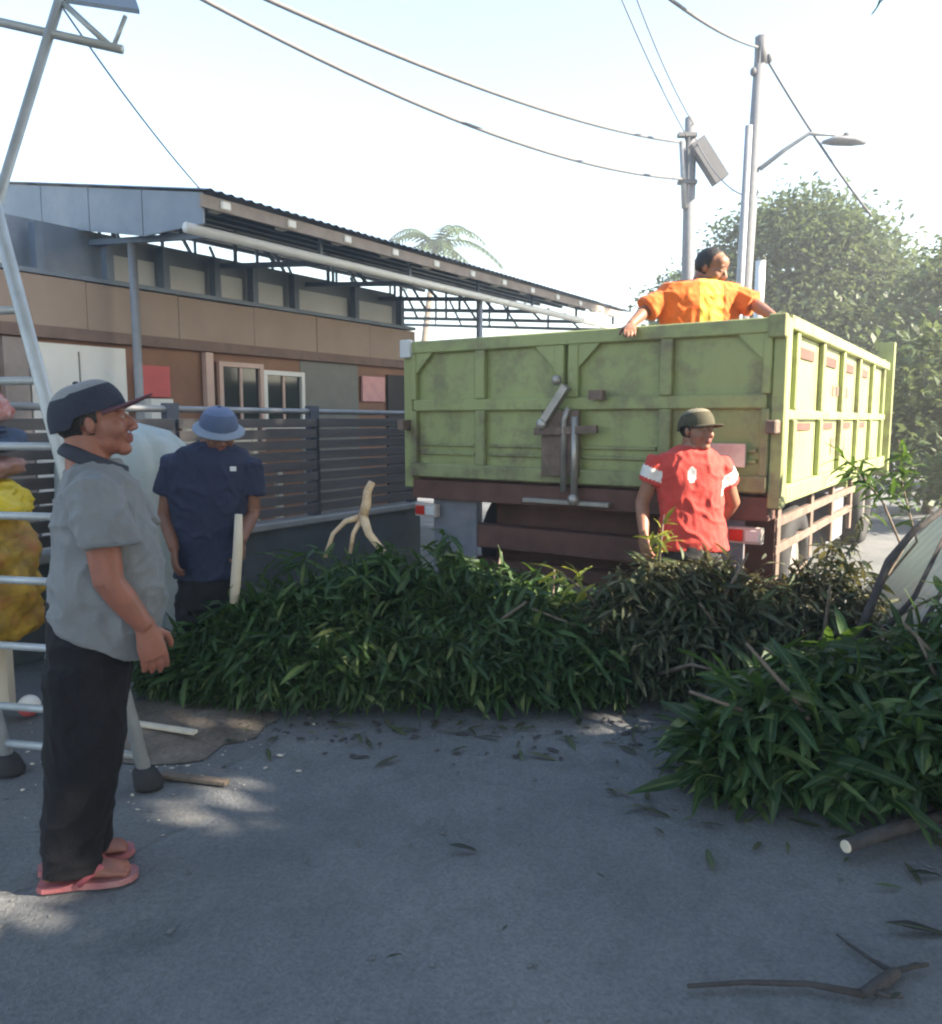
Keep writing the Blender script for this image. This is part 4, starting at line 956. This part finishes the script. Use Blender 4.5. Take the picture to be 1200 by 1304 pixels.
def face_paint(c, Fm, s):
    Fi = np.array(Fm.inverted()); c0 = np.array(c)
    def near(pts, r, ax=(1,1,1)):
        def fn(ce):
            q = (ce - c0) @ Fi.T / s; res = np.zeros(len(ce), bool)
            for p in pts: res |= (((q - np.array(p))/np.array(ax))**2).sum(1) < r*r
            return res
        return fn
    return [(near([(.094,0,-.055),(.091,0,-.067)], .014, (1.4,1.7,.75)), 1), (near([(.085,.031,.004),(.085,-.031,.004)], .0085, (2,1.4,.65)), 2), (near([(.088,.027,.031),(.088,-.027,.031)], .0105, (2,2.2,.42)), 3),
            (near([(.0895,.031,.004),(.0895,-.031,.004)], .0042, (2,1,1)), 4)]
lip = mat('lips', (.2,.07,.06), .5, .1, 20); eyew = mat('eye white', (.26,.22,.19), .3, .05, 20); browm = mat('brow hair', (.03,.025,.022), .8, .2, 40); iris = mat('dark iris', (.012,.01,.01), .2, .1, 20)
hairm = mat('black hair', (.018,.017,.018), .55, .3, 60, .4, 120, stretch=(1,1,.3))
def wrinkle(amp, fx=8, fz=5, seed=0):
    def fn(p):
        a = noise.noise(V((p.x*fx+seed, p.y*fx, p.z*fz))); b = noise.noise(V((p.x*fx*2.3, p.y*fx*2.3+seed, p.z*fz*3.1 + p.x*6)))
        c_ = noise.noise(V((p.x*4 + p.z*7 + seed, p.y*5, p.z*5 - p.x*7)))
        return amp*(a*.8 + (1-abs(b)*2)*.45 - .3 + .65*max(0, 1 - abs(c_)*3.2)**2)
    return fn
def ring_w(c, fwd, ru, rv, f=None):
    fw = V(fwd).normalized(); l = V((0,0,1)).cross(fw); return (c, fw*ru, l*rv, f)
def sandal(parent, ankle, fwd, m_sole, m_strap, s=1.0):
    f = V(fwd).normalized(); sd_ = V((0,0,1)).cross(f); a = V((ankle[0], ankle[1], 0)); mb = MB(); out = []
    prof = [(-.075,.022),(-.06,.033),(-.02,.036),(.04,.037),(.1,.048),(.15,.05),(.185,.036),(.2,.015)]
    pts = [a + f*x*s + sd_*y*s for x, y in prof] + [a + f*x*s - sd_*y*s for x, y in reversed(prof)]
    o = mb.prism([p + V((0,0,.003)) for p in pts][::-1], (0,0,.02)).build('sandal', m_sole, parent, world=True)
    for k in (-1, 1):
        MB().tube([a + f*.14*s + sd_*.004*k + V((0,0,.028)), a + f*.1*s + sd_*.03*k*s + V((0,0,.066)), a + f*.04*s + sd_*.043*k*s + V((0,0,.022))], [.008,.012,.011], 8, .6).build('strap', m_strap, o, True, world=True)

# ---- man in the grey shirt, foreground left, in profile
def man_grey():
    y0 = 2.47; fw = V((1, .04, 0)); c0 = P(118, 700, y0)
    t = thing('person', 'man in grey polo shirt, black trousers and cap standing in profile on the left', 'person', (c0.x, y0, 0), 0, 'people')
    sk = [skin_mat('skin grey shirt man', (.25,.105,.075)), lip, eyew, browm, iris]
    hc = P(117, 538, y0); HF = frame((1, -.04, 0), R(9)); hs = 1.04
    b = MB(); add_head(b, hc, HF, hs)
    nb = P(108, 606, y0); b.tube([hc + HF @ V((-.03,0,-.03)), hc + HF @ V((-.035,0,-.085)), nb + V((.008,0,0)), nb + V((.03,0,-.06))], [.062,.064,.068,.072], 16)
    q = lambda x, y, ru, rv: ring_w(P(x, y, y0), fw, ru, rv)
    b.loft([q(112,600,.07,.1), q(118,640,.1,.15), q(132,720,.12,.15), q(130,790,.11,.15), q(116,850,.1,.15), q(112,880,.08,.13)], 18)
    shR, elR, wrR = [V((p.x - .075, p.y, p.z)) for p in (P(116,618,2.29), P(128,744,2.25), P(176,806,2.27))]
    b.tube([shR, shR.lerp(elR,.5), elR, elR.lerp(wrR,.35), wrR], [.058,.052,.044,.043,.029], 14)
    hand(b, wrR, V((.22,0,-1)), V((.25,-1,.2)), 1, 1.08, .38)
    shL, elL, wrL = V((shR.x+.025, 2.64, shR.z)), V((elR.x+.06, 2.66, elR.z)), V((wrR.x-.06, 2.62, wrR.z-.01))
    b.tube([shL, shL.lerp(elL,.5), elL, elL.lerp(wrL,.35), wrL], [.058,.05,.044,.042,.029], 14); hand(b, wrL, (.3,0,-1), V((.2,1,.2)), -1, 1.05, .35)
    aR, aL = G(83,1118), G(100,1093)
    for (a, sy) in ((aR,-1), (aL,1)):
        hip = V((c0.x - .02, y0 + sy*.085, .82)); kn = V((a.x + .03, y0 + sy*.075, .45)); an = V((a.x, a.y, .09))
        b.tube([hip, kn, an], [.085,.055,.036], 12); foot(b, an, (1, .12*sy, 0), 1.05)
    b.remesh('body', sk, t, .0042, 5, paint=face_paint(hc, HF, hs))
    sh = MB()
    hem = lambda k: (lambda a: 0)
    def hemf(a):                                       # a: 0 front, pi back, -pi/2 = his right side (towards the camera)
        d = (a - 1.5*math.pi + .5); d = (d + math.pi) % (2*math.pi) - math.pi
        return -.045*math.exp(-((d+.03)/.24)**2) + .03*math.exp(-((d-.42)/.14)**2)
    px = lambda xb, xf, y, rv, f=None, yb=None, k=.87: (lambda A, B: ((A+B)/2, (B-A)/2*k, V((0,rv*.95,0)), f))(P(xb, yb or y, y0), P(xf, y, y0))
    sh.loft([px(92,150,588,.085), px(80,160,600,.155), px(72,172,618,.2), px(63,184,645,.21), px(59,199,680,.205), px(57,209,715,.2), px(57,213,745,.2), px(58,210,785,.2,None,758), px(59,203,822,.2,None,768), px(60,190,846,.2,None,775)], 48, 2.25)
    for (a, e, sy) in ((shR, elR, -1), (shL, elL, 1)):
        a2 = V((a.x, a.y - sy*.05, a.z+.0)); e2 = P(128,694,2.245) - V((.075,0,0)) if sy < 0 else V((elL.x, 2.69, P(128,694,2.245).z))
        sh.tube([a2, V((a.x, a.y, a.z-.02)), a.lerp(e2,.5) + V((.0,0,0)), e2 + V((0,0,.02)), e2], [.055,.078,.08,.083,.084], 18)
    shirt = sh.remesh('shirt', cloth_mat('grey polo cotton', (.165,.177,.192), .1, dirt=(.12,.13,.14)), t, .0065, 5, wrinkle(.015, 7.5, 5, 3))
    for e3 in (P(128,694,2.245) - V((.075,0,0)),):
        MB().tube([e3 + V((.086*math.cos(i*.3142), .086*math.sin(i*.3142), .004)) for i in range(21)], .0045, 6).build('sleeve_hem', cloth_mat('sleeve hem', (.13,.14,.15)), shirt, True, world=True)
    # collar
    ck = MB(); pts = []
    for i in range(22):
        a = 2*math.pi*i/22; pts.append(P(112,592,y0) + V((.088*math.cos(a)+.016, .082*math.sin(a), .018*(1-math.cos(a))*.8 - .026*math.cos(a))))
    pts.append(pts[0]); ck.tube(pts, .023, 10, .4, ref=V((0,0,1))); ck.build('collar', cloth_mat('dark collar', (.03,.035,.05)), shirt, True, world=True)
    tr = MB()
    tr.loft([px(60,172,752,.17), px(58,176,800,.185), px(58,172,850,.185), px(59,168,885,.18)], 24, 2.2)
    for (a, sy) in ((aR,-1), (aL,1)):
        kx = .0
        cR = lambda X, Yp, z: V((X, Yp, z))
        xh = P(113,860,y0).x; xb = P(99,1085,y0).x + (.02 if sy > 0 else 0)
        tr.tube([V((xh, y0+sy*.085, .74)), V((xh-.008, y0+sy*.085, .55)), V(((xh+xb)/2, y0+sy*.08, .36)), V((xb, a.y*.5+(y0+sy*.07)*.5, .18)), V((xb-.004, a.y*.7+(y0+sy*.07)*.3, .055))], [.122,.118,.106,.094,.086], 18, .84, ref=V((1,0,0)))
    tr.remesh('trousers', cloth_mat('black trousers', (.0045,.0045,.008), .15), t, .0075, 4, wrinkle(.010, 9, 3.2, 8))
    hair(t, hc, HF, hs, hairm, -.06, .02, .05)
    navy = cloth_mat('navy cap', (.022,.026,.045)); cap(t, hc, HF, hs, navy, cloth_mat('cap top with painted sky light', (.2,.205,.22)), cloth_mat('cap brim', (.1,.045,.06)), .085, .12, tilt=R(-6))  # pale top: sky light painted into the navy cap's colour
    ms, mstrap = mat('pink rubber sole', (.34,.11,.12), .6, .15, 12, .1, dirt=(.4,.3,.27)), mat('pink rubber strap', (.36,.09,.11), .5, .1, 12)
    sandal(t, aR, (1,-.12,0), ms, mstrap, 1.08); sandal(t, aL, (1,.12,0), ms, mstrap, 1.08)
    t.rotation_euler = (0, 0, R(22)); t.location.x += .004
man_grey()

def man_standing(label, y0, hpx, hpy, hs, hfw, hpitch, skin, fw, rings, shR, elR, wrR, hdR, shL, elL, wrL, hdL, sleeve, shirt_m, trouser_m, hips_px, belt, ground=0.0, voxel=.006, extra=None, sl_r=.075):
    """R is on the viewer's left. rings: (px left, px right, py, depth radius)"""
    fw = V(fw).normalized(); side = V((0,0,1)).cross(fw)   # his left
    c0 = P(hips_px, belt, y0)
    t = thing('person', label, 'person', (c0.x, y0, ground), 0, 'people')
    hc = P(hpx, hpy, y0 - .02); HF = frame(hfw, hpitch); b = MB(); add_head(b, hc, HF, hs)
    n0 = P((rings[0][0]+rings[0][1])/2, rings[0][2], y0)
    b.tube([hc + HF @ V((-.03,0,-.02)), hc + HF @ V((-.04,0,-.08)), n0, n0 - V((0,0,.06))], [.055,.057,.065,.1], 14)
    L = []
    for (xa, xb, py, rd) in rings:
        A, B = P(xa, py, y0), P(xb, py, y0); w = (B-A).length/2; L.append(((A+B)/2, V((0,-rd,0)), V((w,0,0))))
    b.loft([(c, a*.82, d*.82) for c, a, d in L], 18)
    for s_, e_, w_, h_, k in ((shR, elR, wrR, hdR, 1), (shL, elL, wrL, hdL, -1)):
        b.tube([s_, s_.lerp(e_,.5), e_, e_.lerp(w_,.35), w_], [.054,.047,.041,.04,.028], 12); hand(b, w_, h_[0], h_[1], h_[2], 1.0, h_[3], 1.3)
    feet = []
    for k in (-1, 1):
        hip = c0 + V((k*.085,0,-.02)); an = V((c0.x + k*.11, y0, ground + .09)); kn = (hip+an)/2 + fw*.03
        b.tube([hip, kn, an], [.085,.055,.036], 12); foot(b, an, fw + V((k*.15,0,0)), 1.0, ground + .02); feet.append(an)
    sk = [skin, lip, eyew, browm, iris]; b.remesh('body', sk, t, voxel, 4, paint=face_paint(hc, HF, hs))
    sh = MB(); sh.loft(L, 28, 2.3)
    for s_, e_, k in ((shR, elR, 1), (shL, elL, -1)):
        e2 = s_.lerp(e_, sleeve); sh.tube([s_ + V((k*.05,0,.01)), s_, s_.lerp(e2,.6), e2], [.05,sl_r*.93,sl_r,sl_r*1.05], 16)
    shirt = sh.remesh('shirt', shirt_m, t, .0075, 5, wrinkle(.012, 8, 5, hpx), paint=extra(L, shR, elR, shL, elL) if extra else None)
    tr = MB(); A = c0 + V((0,0,.12)); tr.loft([(A, V((0,-.12,0)), V((.15,0,0))), (c0, V((0,-.125,0)), V((.165,0,0))), (c0 - V((0,0,.12)), V((0,-.12,0)), V((.165,0,0)))], 20, 2.2)
    for k, an in zip((-1, 1), feet): tr.tube([c0 + V((k*.085,0,-.05)), (c0 + V((k*.085,0,-.05)) + an)/2 + fw*.02, an + V((0,0,-.03))], [.1,.088,.08], 14)
    tr.remesh('trousers', trouser_m, t, .011, 4, wrinkle(.011, 9, 4, hpx+2))
    for an in feet: sandal(t, an, fw, M['rubber'], M['rubber']) if ground == 0 else None
    hair(t, hc, HF, hs, hairm, -.05, .02, .05 if ground == 0 else .2)
    return t, hc, HF, shirt

# ---- man in navy polo looking down
y0 = 4.32
t, hc, HF, shirt = man_standing('man in dark navy polo shirt and blue hat looking down behind the heap', y0, 279, 550, 1.12, (.45,-.89,0), R(-18), skin_mat('skin navy man', (.19,.095,.065)), (.3,-.95,0),
    [(252,292,562,.07),(226,314,574,.11),(215,323,590,.13),(215,322,620,.145),(219,316,660,.14),(222,310,700,.135),(224,308,735,.135)],
    P(222,588,y0), P(210,655,y0+.0), P(222,700,y0-.16), ((.12,-.35,-1), V((-.8,-.6,0)), -1, .5),
    P(318,592,y0), P(322,652,y0+.02), P(306,690,y0-.21), ((-.03,-.06,-1), V((.9,-.4,0)), 1, .95),
    .62, cloth_mat('navy polo cotton', (.022,.028,.062), .12), cloth_mat('black trousers', (.014,.014,.018), .15), 265, 745, voxel=.0058)
cap(t, hc, HF, 1.12, cloth_mat('blue cap band', (.07,.10,.19)), cloth_mat('blue cap', (.10,.14,.26)), cloth_mat('blue cap brim', (.2,.25,.34)), .034, -.7, full=True, tilt=R(2))
MB().box(tuple(P(293,600,y0-.175)), tuple(P(301,594,y0-.165))).build('chest_badge', M['pale'], shirt, world=True)
pts = []; cc = P(275,568,y0)
for i in range(19): a = 2*math.pi*i/18; pts.append(cc + V((.085*math.cos(a), .07*math.sin(a) - .01, .03*math.sin(a))))
MB().tube(pts, .015, 8).build('collar', cloth_mat('navy collar', (.02,.024,.05)), shirt, True, world=True)
o = MB().tube([P(304,655,4.07), P(303,700,4.06), P(300,745,4.07), P(298,768,4.07)], [.02,.026,.028,.022], 10).build('peeled_stick', M['board'], smooth=True); tag(o, 'peeled pale stick held upright by the man in the navy polo', 'stick')

# ---- man in red shirt with white shoulders, sunlit
y0 = 4.5
def red_paint(L, shR, elR, shL, elL):
    def sl(ce):
        r = np.zeros(len(ce), bool)
        for s_, e_ in ((shR, elR), (shL, elL)):
            s0 = np.array(s_); d = np.array(e_ - s_); q = (ce - s0) @ d / (d @ d); r |= (q > .12) & (q < .38) & (np.abs(ce[:,0] - (s0[0] + q*d[0])) < .1) & (np.abs(ce[:,0] - L[2][0].x) > .17)
        return r
    def badge(ce): return (np.hypot((ce[:,0] - P(874,603,4.5).x)*1.8, (ce[:,2] - P(872,603,4.5).z)) < .045) & (ce[:,1] < 4.45)
    return [(sl, 1), (badge, 1)]
t, hc, HF, shirt = man_standing('man in red shirt with white shoulder panels and dark cap before the tailgate', y0, 888, 548, 1.0, (.5,-.86,0), R(2), skin_mat('skin red shirt man', (.28,.14,.095)), (.2,-.98,0),
    [(868,900,568,.06),(842,914,576,.1),(834,922,592,.125),(837,920,620,.13),(840,920,655,.125),(838,926,690,.125),(838,928,700,.125)],
    P(838,590,y0), P(818,640,y0+.03), P(820,680,y0-.1), ((.1,-.2,-1), V((-.8,-.6,0)), -1, .4),
    P(918,592,y0), P(934,640,y0+.12), P(915,668,y0+.2), ((-.7,.2,-.6), V((.3,.9,0)), 1, .5),
    .5, [cloth_mat('red shirt', (.52,.055,.045), .1, dirt=(.42,.04,.04)), cloth_mat('white shoulder panel', (.72,.68,.66), .05)], cloth_mat('dark trousers', (.03,.03,.033), .15), 882, 705, extra=red_paint, sl_r=.07)
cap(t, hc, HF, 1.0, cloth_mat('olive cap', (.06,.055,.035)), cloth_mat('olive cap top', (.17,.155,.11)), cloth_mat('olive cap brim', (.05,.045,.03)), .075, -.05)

# ---- man in orange leaning on the tailgate from inside the bed
y0 = 5.28
bedz = ZB + .05
t, hc, HF, shirt = man_standing('man in orange and yellow shirt leaning over the tailgate from the truck bed', y0, 906, 342, 1.05, (.75,-.62,0), R(-20), skin_mat('skin orange man', (.24,.12,.08)), (.3,-.95,0),
    [(880,914,358,.07),(842,940,362,.12),(830,950,378,.14),(842,938,410,.135),(848,932,450,.13),(850,930,480,.13)],
    P(852,376,y0), P(822,396,y0-.05), P(803,414,5.08), ((-.2,-.9,-.35), V((0,-.2,1)), -1, .35),
    P(930,376,y0), P(962,388,y0-.1), P(986,404,4.84), ((.2,-.9,-.35), V((0,-.2,1)), 1, .35),
    .95, [cloth_mat('orange work shirt', (.72,.15,.025), .1, dirt=(.55,.09,.02)), cloth_mat('yellow front panel', (.72,.5,.08), .08)], cloth_mat('blue work trousers', (.06,.07,.12), .15), 890, 490, ground=bedz,
    extra=lambda L, a, b, c, d: [((lambda ce: (ce[:,0] > L[2][0].x - .03) & (ce[:,0] < L[2][0].x + .12) & (ce[:,1] < 5.2)), 1)], sl_r=.082)

# ------------------------------------------------------------------ hazy morning air
hz = MB().box((-156,-156,-1.2), (156,156,17)).build('haze', None); tag(hz, kind='stuff')
hm = bpy.data.materials.new('haze air'); hm.use_nodes = True; hn = hm.node_tree.nodes; hn.remove(hn['Principled BSDF'])
pv = hn.new('ShaderNodeVolumePrincipled'); pv.inputs['Color'].default_value = (.93,.96,1,1); pv.inputs['Density'].default_value = .0055; pv.inputs['Anisotropy'].default_value = .3
hm.node_tree.links.new(pv.outputs[0], hn['Material Output'].inputs['Volume']); hz.data.materials.append(hm)

# ------------------------------------------------------------------ grit, chips and leaf bits swept about the road (nobody could count them)
def scatter(name, n, fn, m, smin, smax, hfac, label):
    mb_v = []; mb_f = []
    for _ in range(n):
        x, y = fn(); s = smin + (smax-smin)*rng.random()**3; a = rng.random()*6.28; k = rng.randint(5, 7); b0 = len(mb_v)
        el = rng.uniform(1, 2.2)
        for i in range(k):
            t = 2*math.pi*i/k; u = s*el*math.cos(t)*rng.uniform(.8,1.2); w_ = s*math.sin(t)*rng.uniform(.8,1.2)
            mb_v.append((x + u*math.cos(a) - w_*math.sin(a), y + u*math.sin(a) + w_*math.cos(a), .0005))
        mb_v.append((x, y, s*hfac)); 
        for i in range(k): mb_f.append((b0+i, b0+(i+1) % k, b0+k))
    o = MB().add(mb_v, mb_f).build(name, m); tag(o, label, None, None, 'stuff')
scatter('road_grit', 700, lambda: (rng.uniform(-2.2, 2.4), rng.uniform(1.5, 5.2)), mat('grit', (.13,.135,.14), .9, .4, 30), .002, .010, .5, 'fine grey grit scattered over the road')
scatter('bark_chips', 320, lambda: (lambda t: (t, 3.75 + rng.gauss(0, .22) - .35*max(0, t-.6)))(rng.uniform(-1.6, 1.6)), M['barkd'], .004, .022, .25, 'dark bark chips along the heaps')
lm = []
for _ in range(90):
    if rng.random() < .6: x = rng.uniform(-1.6, .9); y = 3.72 - abs(rng.gauss(0, .22))
    else: x = rng.uniform(.55, 2.4); y = 2.75 - abs(rng.gauss(0, .22)) + max(0, 1.2 - x)*.5
    s = rng.uniform(.25, .7); lm.append((V((x, y, .012)), rot_from((rng.gauss(0,1), rng.gauss(0,1), .02), rng.uniform(-.3,.3)) @ Matrix.Diagonal((s, s, s*.4))))
o = leaf_mass('leaf_litter', lm, TL, M['leafdry'], world=False); tag(o, 'loose fallen leaves strewn on the road along the heaps', None, None, 'stuff')
scatter('sawdust_chips', 160, lambda: (rng.gauss(-1.45, .32), rng.gauss(3.45, .3)), M['board'], .003, .014, .3, 'pale wood chips on the dirt by the ladder')
